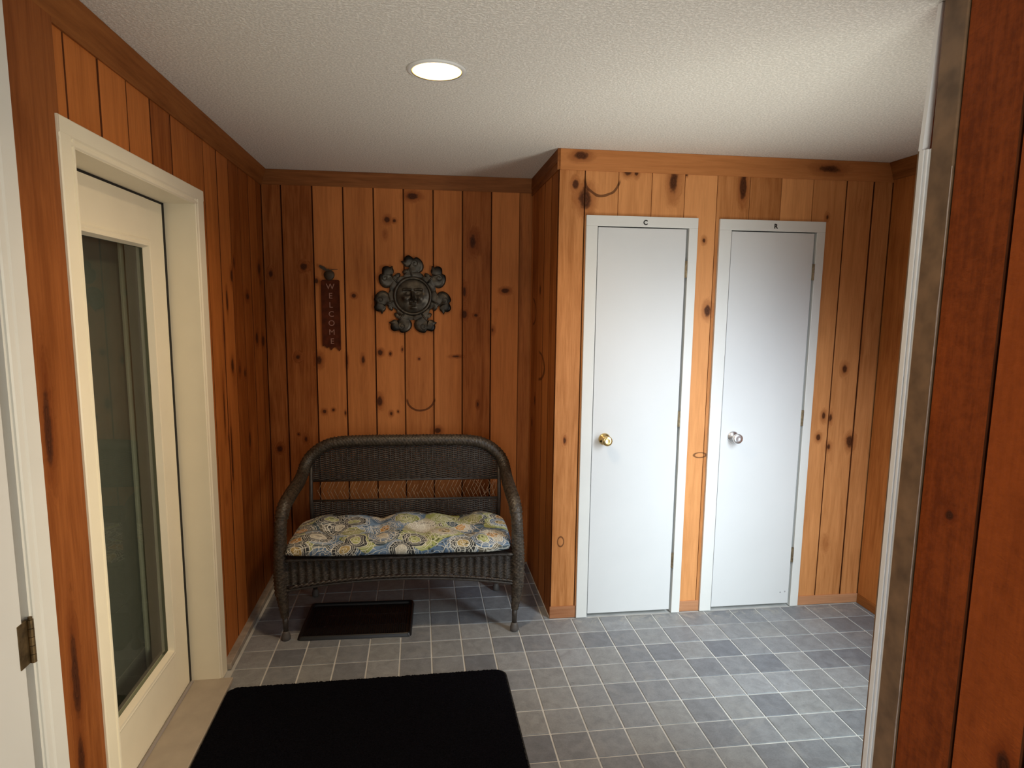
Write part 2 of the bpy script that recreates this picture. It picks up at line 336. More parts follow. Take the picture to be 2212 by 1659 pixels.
    t.L.new(t.bump(t.noise(tc, 500.0, 1.0), 0.2, 0.001), b.inputs['Normal'])
    return m
M_cush = mk_cushion()
def mk_glass():
    m, nt, b = newmat('door_glass'); t = NT(nt)
    nt.nodes.remove(b)
    out = nt.nodes['Material Output']
    tr = t.n('ShaderNodeBsdfTransparent'); tr.inputs[0].default_value = (0.84, 0.88, 0.85, 1)
    gl = t.n('ShaderNodeBsdfGlossy'); gl.inputs['Roughness'].default_value = 0.02
    fr = t.n('ShaderNodeFresnel'); fr.inputs[0].default_value = 1.45
    mx = t.n('ShaderNodeMixShader'); ge = t.n('ShaderNodeNewGeometry'); t.L.new(t.math('MULTIPLY', fr.outputs[0], t.math('SUBTRACT', 1.0, ge.outputs['Backfacing'])), mx.inputs[0]); t.L.new(tr.outputs[0], mx.inputs[1]); t.L.new(gl.outputs[0], mx.inputs[2])
    t.L.new(mx.outputs[0], out.inputs[0])
    return m
M_glass = mk_glass()
def mk_emit(name):
    m, nt, b = newmat(name); t = NT(nt)
    tc = t.n('ShaderNodeTexCoord').outputs['Object']
    r = t.vmath('LENGTH', t.vmath('MULTIPLY', tc, (1, 1, 0)))
    t.L.new(t.ramp(t.maprange(r, 0.070, 0.083, smooth=False), [(0.0, (1.0, 0.82, 0.56)), (0.5, (1.0, 0.66, 0.22)), (1.0, (1.0, 0.42, 0.06))]), b.inputs['Emission Color'])
    t.L.new(t.maprange(r, 0.070, 0.084, 9.0, 0.9), b.inputs['Emission Strength'])     # lens is dimmer towards its rim
    return m
M_lamp = mk_emit('lit_lens')

# ------------------------------------------------------------------ mesh helpers
def tag(o, label=None, cat=None, group=None, kind=None):
    if label: o['label'] = label
    if cat: o['category'] = cat
    if group: o['group'] = group
    if kind: o['kind'] = kind
    return o
def link(name, me, mat=None, parent=None, loc=None, rot=None):
    o = bpy.data.objects.new(name, me); COL.objects.link(o)
    if mat and me is not None and not me.materials: me.materials.append(mat)
    if parent: o.parent = parent
    if loc: o.location = loc
    if rot: o.rotation_euler = rot
    return o
def mesh(name, V, F, smooth=False):
    me = bpy.data.meshes.new(name); me.from_pydata([tuple(v) for v in V], [], F); me.update()
    if smooth: me.polygons.foreach_set('use_smooth', [True] * len(me.polygons))
    return me
def fix(me):
    bm = bmesh.new(); bm.from_mesh(me); bmesh.ops.recalc_face_normals(bm, faces=bm.faces); bm.to_mesh(me); bm.free(); return me
class MB:
    def __init__(s): s.V = []; s.F = []
    def add(s, V, F):
        o = len(s.V); s.V += [tuple(v) for v in V]; s.F += [tuple(i + o for i in f) for f in F]; return s
    def box(s, a, b, bev=0.0):
        x0, y0, z0 = (min(p, q) for p, q in zip(a, b)); x1, y1, z1 = (max(p, q) for p, q in zip(a, b))
        if bev <= 0:
            V = [(x0, y0, z0), (x1, y0, z0), (x1, y1, z0), (x0, y1, z0), (x0, y0, z1), (x1, y0, z1), (x1, y1, z1), (x0, y1, z1)]
            return s.add(V, [(0, 3, 2, 1), (4, 5, 6, 7), (0, 1, 5, 4), (1, 2, 6, 5), (2, 3, 7, 6), (3, 0, 4, 7)])
        bm = bmesh.new(); bmesh.ops.create_cube(bm, size=1.0)
        for v in bm.verts: v.co = Vector(((x0 + x1) / 2 + v.co.x * (x1 - x0), (y0 + y1) / 2 + v.co.y * (y1 - y0), (z0 + z1) / 2 + v.co.z * (z1 - z0)))
        bmesh.ops.bevel(bm, geom=list(bm.edges), offset=min(bev, 0.45 * min(x1 - x0, y1 - y0, z1 - z0)), segments=2, affect='EDGES', profile=0.5)
        bm.verts.ensure_lookup_table(); bm.verts.index_update()
        s.add([v.co[:] for v in bm.verts], [[v.index for v in f.verts] for f in bm.faces]); bm.free(); return s
    def prism(s, poly, fn, t0, t1):
        """poly: 2-D outline; fn(u,v,t)->xyz; extruded from t0 to t1"""
        n = len(poly)
        V = [fn(u, v, t0) for u, v in poly] + [fn(u, v, t1) for u, v in poly]
        F = [tuple(range(n - 1, -1, -1)), tuple(range(n, 2 * n))] + [(i, (i + 1) % n, n + (i + 1) % n, n + i) for i in range(n)]
        return s.add(V, F)
    def tube(s, P, R, seg=8, cap=True, rfn=None):
        P = [Vector(p) for p in P]; n = len(P)
        if not hasattr(R, '__len__'): R = [R] * n
        T = [(P[min(i + 1, n - 1)] - P[max(i - 1, 0)]).normalized() for i in range(n)]
        a = Vector((0, 0, 1)) if abs(T[0].z) < 0.9 else Vector((0, 1, 0))
        N = T[0].cross(a).normalized(); V = []; F = []; sl = 0.0
        for i in range(n):
            if i:
                N = (N - T[i] * N.dot(T[i])).normalized(); sl += (P[i] - P[i - 1]).length
            B = T[i].cross(N)
            for k in range(seg):
                th = 2 * PI * k / seg
                r = R[i] * (rfn(sl, th) if rfn else 1.0)
                V.append(P[i] + (N * math.cos(th) + B * math.sin(th)) * r)
        for i in range(n - 1):
            for k in range(seg):
                F.append((i * seg + k, i * seg + (k + 1) % seg, (i + 1) * seg + (k + 1) % seg, (i + 1) * seg + k))
        if cap: F.append(tuple(range(seg - 1, -1, -1))); F.append(tuple((n - 1) * seg + k for k in range(seg)))
        return s.add(V, F)
    def lathe(s, prof, seg=24, fn=lambda x, y, z: (x, y, z)):
        V = []; F = []
        for r, z in prof:
            for k in range(seg):
                th = 2 * PI * k / seg; V.append(fn(r * math.cos(th), r * math.sin(th), z))
        n = len(prof)
        for i in range(n - 1):
            for k in range(seg): F.append((i * seg + k, i * seg + (k + 1) % seg, (i + 1) * seg + (k + 1) % seg, (i + 1) * seg + k))
        F.append(tuple(range(seg - 1, -1, -1))); F.append(tuple((n - 1) * seg + k for k in range(seg)))
        return s.add(V, F)
    def build(s, name, mat, parent=None, smooth=False, loc=None, rot=None, kind=None, label=None, recalc=True):
        me = mesh(name, s.V, s.F, smooth)
        if recalc: fix(me)
        o = link(name, me, mat, parent, loc, rot)
        if kind: o['kind'] = kind
        if label: o['label'] = label
        return o
def empty(name, loc, rz=0.0):
    o = bpy.data.objects.new(name, None); COL.objects.link(o); o.location = loc; o.rotation_euler = (0, 0, rz); o.empty_display_size = 0.1; return o
def smooth_path(P, step):
    """Catmull-Rom resample"""
    P = [Vector(p) for p in P]; out = []
    for i in range(len(P) - 1):
        p0 = P[max(i - 1, 0)]; p1 = P[i]; p2 = P[i + 1]; p3 = P[min(i + 2, len(P) - 1)]
        n = max(1, int((p2 - p1).length / step))
        for k in range(n):
            t = k / n
            out.append(0.5 * ((2 * p1) + (p2 - p0) * t + (2 * p0 - 5 * p1 + 4 * p2 - p3) * t * t + (3 * p1 - p0 - 3 * p2 + p3) * t ** 3))
    out.append(P[-1]); return out

# ------------------------------------------------------------------ room dimensions (metres)
XL, YB, XC, YC, XR = -1.39, 0.91, 0.187, 0.162, 1.975     # faces of the boards
TH = 0.018
YREAR = -4.45; XHALL = 2.3

# walls: a backing slab, each board a part of its own
def plank(parent, axis, face, sgn, a0, a1, z0, z1, mat, proud=0.0, name='plank', gap=0.0013):
    """board on a wall whose face lies at `face` on `axis`; sgn: direction of its outward normal"""
    c = 0.0030; a0 += gap; a1 -= gap; d = TH + proud
    f = proud + random.uniform(-0.0008, 0.0008)
    poly = [(a0, -TH), (a1, -TH), (a1, f - c), (a1 - c, f), (a0 + c, f), (a0, f - c)]
    if axis == 'y': fn = lambda u, v, t: (u, face + sgn * v, t)
    else: fn = lambda u, v, t: (face + sgn * v, u, t)
    o = MB().prism(poly, fn, z0, z1).build(name, mat, parent)
    o.data.materials.append(M_groove)            # finish and dirt gather on the bevels and in the joints
    ax = 1 if axis == 'y' else 0
    for f_ in o.data.polygons:
        if abs(f_.normal[ax]) < 0.95 and abs(f_.normal[2]) < 0.5: f_.material_index = 1
    return o
def lplank(parent, axis, face, sgn, outline, mat):
    """board with a notch: outline in (along wall, z)"""
    f = random.uniform(-0.0008, 0.0008)
    if axis == 'y': fn = lambda u, v, t: (u, face + sgn * t, v)
    else: fn = lambda u, v, t: (face + sgn * t, u, v)
    return MB().prism(outline, fn, -TH, f).build('plank', mat, parent)
def struct(mb, name, mat, cat='wall', label=None, smooth=False):
    o = mb.build(name, mat, None, smooth); tag(o, label, cat, None, 'structure'); return o

# --- floor: grout bed and tiles
P = 0.1497
floor = struct(MB().box((XL - 0.04, YREAR - 0.1, -0.12), (XHALL + 0.1, YB + 0.05, -0.0035)), 'floor', M_grout, 'floor', 'square slate grey tile floor with pale grout lines across the entry')
ts = P - 0.0068
bm_ = MB().box((-ts / 2, -ts / 2, -0.012), (ts / 2, ts / 2, 0.0), 0.0022)
tile_me = fix(mesh('tile', bm_.V, bm_.F)); tile_me.materials.append(M_tile)
inv = M.inverted()
def project(p):
    q = inv @ Vector(p); return (1086.1 + 1364.12 * q.x / -q.z, 848.47 - 1364.12 * q.y / -q.z) if q.z < -0.1 else (-1e4, -1e4)
cells = []
for i in range(-10, 14):
    for j in range(-7, 30):
        x = (i + 0.5) * P; y = -(j + 0.5) * P
        if y < YREAR or x > XHALL or x < XL - 0.02: continue
        if y > YC - 0.03 + P / 2 and x > XC + P / 2: continue
        u, v = project((x, y, 0))
        vis = -40 < u < 1900 and v < 1720 and not (-1.27 < x < -0.19 and -0.95 < y < -0.39) and not (u > 1880 and v > 1300)
        cells.append((-v if vis else 9e9, x, y, vis))
cells.sort()
nvis = [c for c in cells if c[3]][:298]
rest = [c for c in cells if c not in nvis]
def tile_box(x, y):
    a = max(x - ts / 2, -1.362); b_ = x + ts / 2; c0 = y - ts / 2; d0 = y + ts / 2
    if x > XC and y < YC: d0 = min(d0, YC - 0.004)
    d0 = min(d0, YB - 0.004)
    if y > YC: b_ = min(b_, XC - 0.004)
    b_ = min(b_, XHALL); return a, b_, c0, d0
for _, x, y, _v in nvis:
    a, b_, c0, d0 = tile_box(x, y)
    if b_ - a < 0.02 or d0 - c0 < 0.02: continue
    if abs((b_ - a) - ts) < 1e-4 and abs((d0 - c0) - ts) < 1e-4: me = tile_me
    else:
        m2 = MB().box(((a - b_) / 2, (c0 - d0) / 2, -0.012), ((b_ - a) / 2, (d0 - c0) / 2, 0.0), 0.0022); me = fix(mesh('tile', m2.V, m2.F)); me.materials.append(M_tile)
    o = link('tile', me, None, floor, ((a + b_) / 2, (c0 + d0) / 2, random.uniform(-0.0009, 0.0004)), (random.gauss(0, 0.0018), random.gauss(0, 0.0018), random.gauss(0, 0.003)))
mb = MB()
for _, x, y, _v in rest:
    a, b_, c0, d0 = tile_box(x, y)
    if b_ - a < 0.02 or d0 - c0 < 0.02: continue
    mb.box((a, c0, -0.012), (b_, d0, -0.0002))
mb.build('tile_field', M_tile, floor, kind='stuff')

# --- ceiling (slab with a round hole is not needed: the can's trim sits on it)
ceil_ = struct(MB().box((XL - 0.06, YREAR - 0.1, H), (XHALL + 0.1, YB + 0.08, H + 0.1)), 'ceiling', M_ceiling, 'ceiling', 'off-white rough textured ceiling')

# --- left wall
D1a, D1b, D1t = -1.137, -0.245, 2.045          # glass door opening
D4a, D4b, D4t = -2.38, -1.485, 2.215
mb = MB(); xb0, xb1 = XL - TH - 0.11, XL - TH
mb.box((xb0, D1b, 0), (xb1, YB + 0.06, H)); mb.box((xb0, D1a, D1t), (xb1, D1b, H)); mb.box((xb0, D4b, 0), (xb1, D1a, H))
mb.box((xb0, D4a, D4t), (xb1, D4b, H)); mb.box((xb0, YREAR, 0), (xb1, D4a, H))
wl = struct(mb, 'wall_left', W_left, 'wall', 'knotty pine board wall on the left around the white glass door')
seams = [-1.127 + 0.1752 * k for k in range(0, 13)]
edges = [-1.19] + seams
for a, b_ in zip(edges[:-1], edges[1:]):
    b_ = min(b_, YB - 0.001)
    if b_ - a < 0.015: continue
    lo, hi = D1a - 0.065, D1b + 0.075
    if b_ <= hi and a >= lo - 0.06: plank(wl, 'x', XL, 1, a, b_, 2.06, H, W_left)
    elif a < hi < b_: 
        lplank(wl, 'x', XL, 1, [(a + .0016, 2.06), (hi, 2.06), (hi, 0.0), (b_ - .0016, 0.0), (b_ - .0016, H), (a + .0016, H)], W_left)
    else: plank(wl, 'x', XL, 1, a, b_, 0.0, H, W_left)
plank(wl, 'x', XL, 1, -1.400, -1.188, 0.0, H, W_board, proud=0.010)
for k in range(6): plank(wl, 'x', XL, 1, -2.62 + 0.173 * (k + 1), -2.62 + 0.173 * (k + 2) if k < 5 else -1.382, 2.30, H, W_left)
for k in range(10): plank(wl, 'x', XL, 1, YREAR + 0.173 * k, YREAR + 0.173 * (k + 1), 0.0, H, W_left)

# --- back wall
wb = struct(MB().box((XL - TH, YB + TH, 0), (XC + 0.02, YB + TH + 0.08, H)), 'wall_back', W_back, 'wall', 'knotty pine board wall behind the wicker loveseat')
e = [XL] + [-1.280 + 0.1742 * k for k in range(0, 9)]
for a, b_ in zip(e[:-1], e[1:]):
    b_ = min(b_, XC)
    if b_ - a > 0.01: plank(wb, 'y', YB, -1, a, b_, 0.0, H, W_back)

# --- closet block: side wall and front wall
ws = struct(MB().box((XC + TH, YC + TH, 0), (XC + TH + 0.06, YB + 0.05, H)), 'wall_closet_side', W_side, 'wall', 'shadowed pine board wall on the closet side of the nook')
e = [YC + 0.001] + [YC + 0.173 * k for k in range(1, 6)]
for a, b_ in zip(e[:-1], e[1:]):
    b_ = min(b_, YB)
    if b_ - a > 0.01: plank(ws, 'x', XC, -1, a, b_, 0.0, H, W_side)
CL = (0.326, 0.906, 2.1056, 0.389, 0.848, 2.049); RL = (1.0216, 1.6023, 2.1053, 1.091, 1.545, 2.046)
mb = MB(); y0, y1 = YC + TH, YC + TH + 0.06
mb.box((XC + TH, y0, 0), (CL[3] - 0.012, y1, H)); mb.box((CL[3] - 0.012, y0, CL[5] + 0.01), (CL[4] + 0.014, y1, H)); mb.box((CL[4] + 0.014, y0, 0), (RL[3] - 0.012, y1, H))
mb.box((RL[3] - 0.012, y0, RL[5] + 0.01), (RL[4] + 0.014, y1, H)); mb.box((RL[4] + 0.014, y0, 0), (XR + 0.1, y1, H))
wc = struct(mb, 'wall_closets', W_closet, 'wall', 'sunlit knotty pine wall holding the two narrow white doors')
e = [XC - 0.001, 0.319, 0.488, 0.660, 0.832, 1.004, 1.180, 1.351, 1.527, 1.712, 1.866, XR]
for a, b_ in zip(e[:-1], e[1:]):
    segs = [(a, b_, 2.09, H)]
    # below the door heads: cut away what the doors take
    lo = [(a, b_)]
    for d0, d1 in ((CL[0] + 0.03, CL[1] - 0.03), (RL[0] + 0.03, RL[1] - 0.03)):
        nl = []
        for p0, p1 in lo:
            if p1 <= d0 or p0 >= d1: nl.append((p0, p1))
            else:
                if p0 < d0: nl.append((p0, d0))
                if p1 > d1: nl.append((d1, p1))
        lo = nl
    full = len(lo) == 1 and abs(lo[0][0] - a) < 1e-6 and abs(lo[0][1] - b_) < 1e-6
    if full: plank(wc, 'y', YC, -1, a, b_, 0.0, H, W_closet)
    else:
        g = .0016; keep = [(p0, p1) for p0, p1 in lo if p1 - p0 > 0.012]; out = [(a + g, H)]
        # walk the lower edge left to right, dipping to the floor where the board runs past a door
        x = a + g
        for p0, p1 in keep:
            p0 = max(p0, a + g); p1 = min(p1, b_ - g)
            if p0 > x + 1e-6: out += [(x, 2.09), (p0, 2.09)]
            out += [(p0, 0.0), (p1, 0.0)]; x = p1
        if x < b_ - g - 1e-6: out += [(x, 2.09), (b_ - g, 2.09)]
        out.append((b_ - g, H))
        lplank(wc, 'y', YC, -1, out, W_closet)

# --- right wall of the alcove, cross wall and near hall wall
wr = struct(MB().box((XR + TH, -1.54, 0), (XR + TH + 0.1, YC + 0.08, H)), 'wall_right', W_right, 'wall', 'dark pine board wall in the shaded right alcove')
for k in range(10):
    a = YC - 0.173 * (k + 1); b_ = YC - 0.173 * k
    if a < -1.42: a = -1.42
    if b_ - a > 0.01: plank(wr, 'x', XR, -1, a, b_, 0.0, H, W_right)
XN = 0.80; YE = -1.455
wn = struct(MB().box((XN + TH, -1.93, 0), (XN + 0.12, YE + 0.035, H)).box((XN + 0.1, -1.54, 0), (0.97, YE + 0.035, H)).box((1.51, -1.54, 0), (XR + 0.03, YE + 0.035, H)).box((0.97, -1.54, 0), (1.51, YE + 0.035, 0.28)).box((0.97, -1.54, 1.98), (1.51, YE + 0.035, H)), 'wall_near', W_near, 'wall', 'rough sawn reddish pine wall close by at the right edge')
plank(wn, 'x', XN, -1, -1.700, -1.527, 0.0, H, W_near, gap=0.003)
plank(wn, 'x', XN, -1, -1.873, -1.700, 0.0, H, W_near, gap=0.003)
plank(wn, 'x', XN, -1, -1.93, -1.873, 0.0, H, W_near, gap=0.003)
# passage jamb: flat casing with shade in its colour, stepped edge with daylight in its colour
jamb = empty('trim_1', (XN, YE, 0)); tag(jamb, 'white painted passage jamb with stepped edge coloured as if lit beside the near pine wall', 'door jamb', None, 'structure')
MB().box((-0.004, -0.072, 0), (TH, 0.0, H - 0.001), 0.003).build('casing', M_jamb_shaded, jamb, label='worn flat of the jamb with shade painted into its brown, paint chipped at its edge')
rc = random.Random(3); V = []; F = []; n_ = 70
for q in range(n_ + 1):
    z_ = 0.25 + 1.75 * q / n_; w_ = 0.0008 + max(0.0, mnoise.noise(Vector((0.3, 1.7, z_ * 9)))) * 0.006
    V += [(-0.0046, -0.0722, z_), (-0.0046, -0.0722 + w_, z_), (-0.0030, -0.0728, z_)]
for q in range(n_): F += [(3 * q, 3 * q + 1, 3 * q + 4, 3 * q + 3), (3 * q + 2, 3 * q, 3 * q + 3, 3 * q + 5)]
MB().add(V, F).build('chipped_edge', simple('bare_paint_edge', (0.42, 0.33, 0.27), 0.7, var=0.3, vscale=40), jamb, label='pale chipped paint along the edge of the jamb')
zt = 2.058
def bead(x0, x1, y0, name):
    w_ = x1 - x0; pts = [(x1, 0.03), (x0, 0.03)] + [(x0 + w_ * (0.5 - 0.5 * math.cos(PI * k / 6)), y0 + 0.004 * (1 - math.sin(PI * k / 6))) for k in range(7)]
    return MB().prism(pts, lambda u, v, t: (u, v, t), 0.0, zt).build(name, M_jamb_lit, jamb)
bead(-0.0105, -0.0074, 0.014, 'bead'); bead(-0.0062, -0.0022, 0.006, 'bead'); bead(-0.0013, 0.0030, -0.003, 'bead')
MB().box((-0.0102, 0.019, 0), (0.01, 0.035, zt)).build('stop', M_jamb_shaded, jamb, label='groove backing between the beads with shade painted into its brown')
MB().add([(-0.0095, 0.022, zt), (0.012, 0.022, zt), (0.012, 0.035, zt), (-0.0095, 0.035, zt), (0.0075, 0.022, H - 0.001), (0.020, 0.022, H - 0.001), (0.020, 0.035, H - 0.001), (0.0075, 0.035, H - 0.001)],
         [(0, 3, 2, 1), (4, 5, 6, 7), (0, 1, 5, 4), (1, 2, 6, 5), (2, 3, 7, 6), (3, 0, 4, 7)]).build('head_block', M_jamb_lit, jamb, label='plain tapering piece above the beads')

# hall behind the camera, with the window that lights the scene
wx0, wx1, wz0, wz1 = -1.15, 0.45, 0.40, 2.0
mb = MB(); mb.box((XL - 0.1, YREAR - 0.1, 0), (wx0, YREAR, H)); mb.box((wx1, YREAR - 0.1, 0), (XHALL + 0.1, YREAR, H)); mb.box((wx0, YREAR - 0.1, 0), (wx1, YREAR, wz0)); mb.box((wx0, YREAR - 0.1, wz1), (wx1, YREAR, H))
struct(mb, 'wall_rear', M_plaster, 'wall', 'plain plaster wall behind the camera with a window')
ra, rb = -3.46, -2.34
struct(MB().box((XHALL, YREAR, 0), (XHALL + 0.1, ra, H)).box((XHALL, rb, 0), (XHALL + 0.1, -1.42, H)).box((XHALL, ra, 0), (XHALL + 0.1, rb, 0.62)).box((XHALL, ra, 1.98), (XHALL + 0.1, rb, H)), 'wall_hall_right', M_plaster, 'wall', 'plain plaster wall on the far right of the hall')
w3 = empty('added_window_3', (XHALL + 0.05, (ra + rb) / 2, 0.62)); tag(w3, 'unseen white framed window added in the right hall wall to light the left doors', 'window', None, 'structure')  # unseen window, added to go with the warm lamp
hr = (rb - ra) / 2
MB().box((-0.03, -hr, 0), (0.04, -hr + 0.04, 1.36)).box((-0.03, hr - 0.04, 0), (0.04, hr, 1.36)).box((-0.03, -hr, 0), (0.04, hr, 0.04)).box((-0.03, -hr, 1.32), (0.04, hr, 1.36)).box((-0.02, -hr, 0.66), (0.03, hr, 0.70)).build('window_frame', M_white, w3)
MB().box((0.0, -hr + 0.02, 0.02), (0.004, hr - 0.02, 1.34)).build('pane', M_glass, w3)
win = empty('window_1', ((wx0 + wx1) / 2, YREAR - 0.05, wz0)); tag(win, 'white framed hall window behind the camera', 'window', None, 'structure')
hw = (wx1 - wx0) / 2; hh = wz1 - wz0
mb = MB().box((-hw, -0.04, 0), (-hw + 0.05, 0.05, hh)).box((hw - 0.05, -0.04, 0), (hw, 0.05, hh)).box((-hw, -0.04, 0), (hw, 0.05, 0.05)).box((-hw, -0.04, hh - 0.05), (hw, 0.05, hh)).box((-0.03, -0.04, 0), (0.03, 0.04, hh))
mb.build('window_frame', M_white, win)
MB().box((-hw, -0.005, 0.02), (0, 0.001, hh - 0.02)).build('pane', M_glass, win); MB().box((0, -0.005, 0.02), (hw, 0.001, hh - 0.02)).build('pane', M_glass, win)

w2 = empty('added_window_2', (1.24, -1.49, 0.28)); tag(w2, 'unseen tall window added in the cross wall to light the closets', 'window', None, 'structure')  # unseen window, made up to carry the side lamp
mb = MB().box((-0.27, -0.03, 0), (-0.235, 0.04, 1.70)).box((0.235, -0.03, 0), (0.27, 0.04, 1.70)).box((-0.27, -0.03, 0), (0.27, 0.04, 0.035)).box((-0.27, -0.03, 1.665), (0.27, 0.04, 1.70))
mb.build('window_frame', M_white, w2)
MB().box((-0.24, -0.004, 0.03), (0.24, 0.0, 1.67)).build('pane', M_glass, w2)

# --- cornices (named trims) along the ceiling
def cornice(name, prof, axis, a0, a1, mat, label):
    """prof: (out from wall, z) pairs; swept straight"""
    fn = axis
    o = MB().prism(prof, fn, a0, a1).build(name, mat); tag(o, label, 'cornice', None, 'structure'); return o
zb = 2.330
prof = [(-0.005, zb), (0.006, zb), (0.010, zb + 0.012), (0.034, H - 0.014), (0.038, H - 0.001), (-0.005, H - 0.001)]
cornice('trim_2', prof, lambda u, v, t: (XL + u, t, v), YREAR, YB, W_trimy, 'brown pine cornice along the left wall under the ceiling')
cornice('trim_3', [(u * 0.62, v + 0.004 if v < 2.34 else v) for u, v in prof], lambda u, v, t: (t, YB - u, v), XL, XC, W_trim, 'brown pine cornice along the back wall of the nook')
step = [(-0.004, 2.318), (0.004, 2.318), (0.005, 2.352), (0.008, 2.355), (0.009, H - 0.001), (-0.004, H - 0.001)]
cornice('trim_4', step, lambda u, v, t: (t, YC - u, v), XC - 0.009, XR, W_trimc, 'two-step pine cornice above the white closet doors')
cornice('trim_5', step, lambda u, v, t: (XC - u, t, v), YC - 0.009, YB, W_trimy, 'dark pine cornice on the closet side of the nook')
cornice('trim_6', prof, lambda u, v, t: (XR - u, t, v), -1.42, YC, W_trimy, 'dark pine cornice in the right alcove')
# --- baseboards
def board(name, a, b_, mat, label):
    o = MB().box(a, b_, 0.003).build(name, mat); tag(o, label, 'baseboard', None, 'structure'); return o
board('baseboard_left', (XL - 0.004, D1b + 0.094, 0.0), (XL + 0.034, YB - 0.002, 0.030), M_strip, 'low dusty grey skirting strip along the foot of the left wall')
board('baseboard_closet_corner', (XC - 0.004, YC - 0.006, 0.0), (0.325, YC + 0.004, 0.066), W_base, 'short scuffed pine baseboard at the closet corner')
board('baseboard_between_doors', (CL[1] + 0.002, YC - 0.006, 0.0), (RL[0] - 0.002, YC + 0.004, 0.060), W_base, 'short pine baseboard between the two closet doors')
board('baseboard_right', (RL[1] + 0.002, YC - 0.008, 0.0), (XR - 0.001, YC + 0.004, 0.052), W_base, 'pine baseboard right of the second closet door')
board('baseboard_alcove', (XR - 0.008, -1.41, 0.0), (XR + 0.004, YC - 0.01, 0.052), W_trimy, 'dark pine baseboard in the right alcove')

# ------------------------------------------------------------------ closet doors
def text_mesh(ch, size, depth, mat, parent, name, loc, rot, bold=0.0):
    cu = bpy.data.curves.new('text', 'FONT'); cu.body = ch; cu.size = size; cu.extrude = depth; cu.align_x = 'CENTER'; cu.align_y = 'CENTER'; cu.offset = bold; cu.resolution_u = 4
    t_ = bpy.data.objects.new('text', cu); COL.objects.link(t_)
    dg = bpy.context.evaluated_depsgraph_get(); me = bpy.data.meshes.new_from_object(t_.evaluated_get(dg)); me.name = name
    bpy.data.objects.remove(t_); bpy.data.curves.remove(cu)
    me.materials.clear(); me.materials.append(mat)
    return link(name, me, None, parent, loc, rot)
def knob(parent, x, y, z, mat, label, r=1.0):
    fn = lambda a, b_, c: (x + a, y - c, z + b_)
    k = MB().lathe([(0.0, 0.0), (0.031 * r, 0.0), (0.0315 * r, 0.003), (0.027 * r, 0.009), (0.015 * r, 0.013), (0.0115, 0.017), (0.0115, 0.028), (0.017 * r, 0.036), (0.0245 * r, 0.046), (0.0265 * r, 0.055), (0.0255 * r, 0.061), (0.021 * r, 0.0635), (0.010 * r, 0.0625), (0.0, 0.062)], 32, fn)
    return k.build('knob', mat, parent, True, label=label)
def closet(n, D, letter, knobx, kmat, klabel, label, hz):
    x0, x1, zt, s0, s1, sz = D
    yf = YC - 0.016; cx = (x0 + x1) / 2
    root = empty('door_%d' % n, (cx, YC, 0)); tag(root, label, 'door', None, 'structure')
    X = lambda v: v - cx
    # casing: two legs and a head
    MB().box((X(x0), -0.016, 0.002), (X(s0) - 0.0045, 0.012, sz + 0.0052), 0.002).build('casing', M_white, root)
    MB().box((X(s1) + 0.011, -0.016, 0.002), (X(x1), 0.012, sz + 0.0052), 0.002).build('casing', M_white, root)
    MB().box((X(x0), -0.016, sz + 0.005), (X(x1), 0.012, zt), 0.002).build('head_casing', M_white, root)
    # jamb boards behind the gap
    mb = MB().box((X(s1) + 0.0105, 0.004, 0.002), (X(s1) + 0.016, 0.06, sz + 0.006)).box((X(s0) - 0.010, 0.0, 0.002), (X(s0) - 0.0045, 0.06, sz + 0.006)).box((X(s0) - 0.01, 0.0, sz + 0.005), (X(s1) + 0.015, 0.06, sz + 0.008)).box((X(s1) - 0.012, 0.032, 0.002), (X(s1) + 0.012, 0.05, sz + 0.006))
    mb.build('jamb', M_white, root)
    slab = MB().box((X(s0), -0.010, 0.020), (X(s1), 0.024, sz), 0.0018).build('slab', M_white_door, root)
    knob(root, X(knobx), -0.010, 0.977, kmat, klabel)
    for z in hz:
        hinge = MB().box((X(s1) - 0.001, -0.0145, z - 0.042), (X(s1) + 0.012, -0.007, z + 0.042), 0.001)
        for q in range(5):
            hinge.tube([(X(s1) + 0.006, -0.016, z - 0.042 + q * 0.0168 + 0.0006), (X(s1) + 0.006, -0.016, z - 0.042 + (q + 1) * 0.0168 - 0.0006)], 0.0042, 10)
        hinge.build('hinge', M_hinge, root)
    text_mesh(letter, 0.032, 0.0006, M_black_paint, root, 'letter_%s' % letter.lower(), (X((x0 + x1) / 2 + 0.012), -0.0165, 2.075), (PI / 2, 0, 0), 0.0011)
    return root
dC = closet(2, CL, 'C', 0.453, M_brass, 'polished brass knob', 'narrow white closet door lettered C with a brass knob', (1.850, 1.078, 0.301))
dR = closet(3, RL, 'R', 1.160, M_chrome, 'silver knob', 'narrow white closet door lettered R with a silver knob', (1.848, 1.074, 0.303))
for px_, pz in ((1.496, 0.085), (1.523, 0.088)):
    MB().lathe([(0.0, 0.0), (0.0045, 0.0), (0.004, 0.0008), (0.0, 0.001)], 12, lambda a, b_, c: (px_ - 1.31195 + a, -0.010 - c, pz + b_)).build('screw_plug', M_scuff, dR, label='small grey plug in the bottom corner of the slab')
# dark closet interiors close the gap under the doors
struct(MB().box((XC + 0.08, YC + 0.26, 0), (XR, YC + 0.30, H)), 'wall_closet_rear', M_vest_floor, 'wall', 'unlit wall inside the closets')

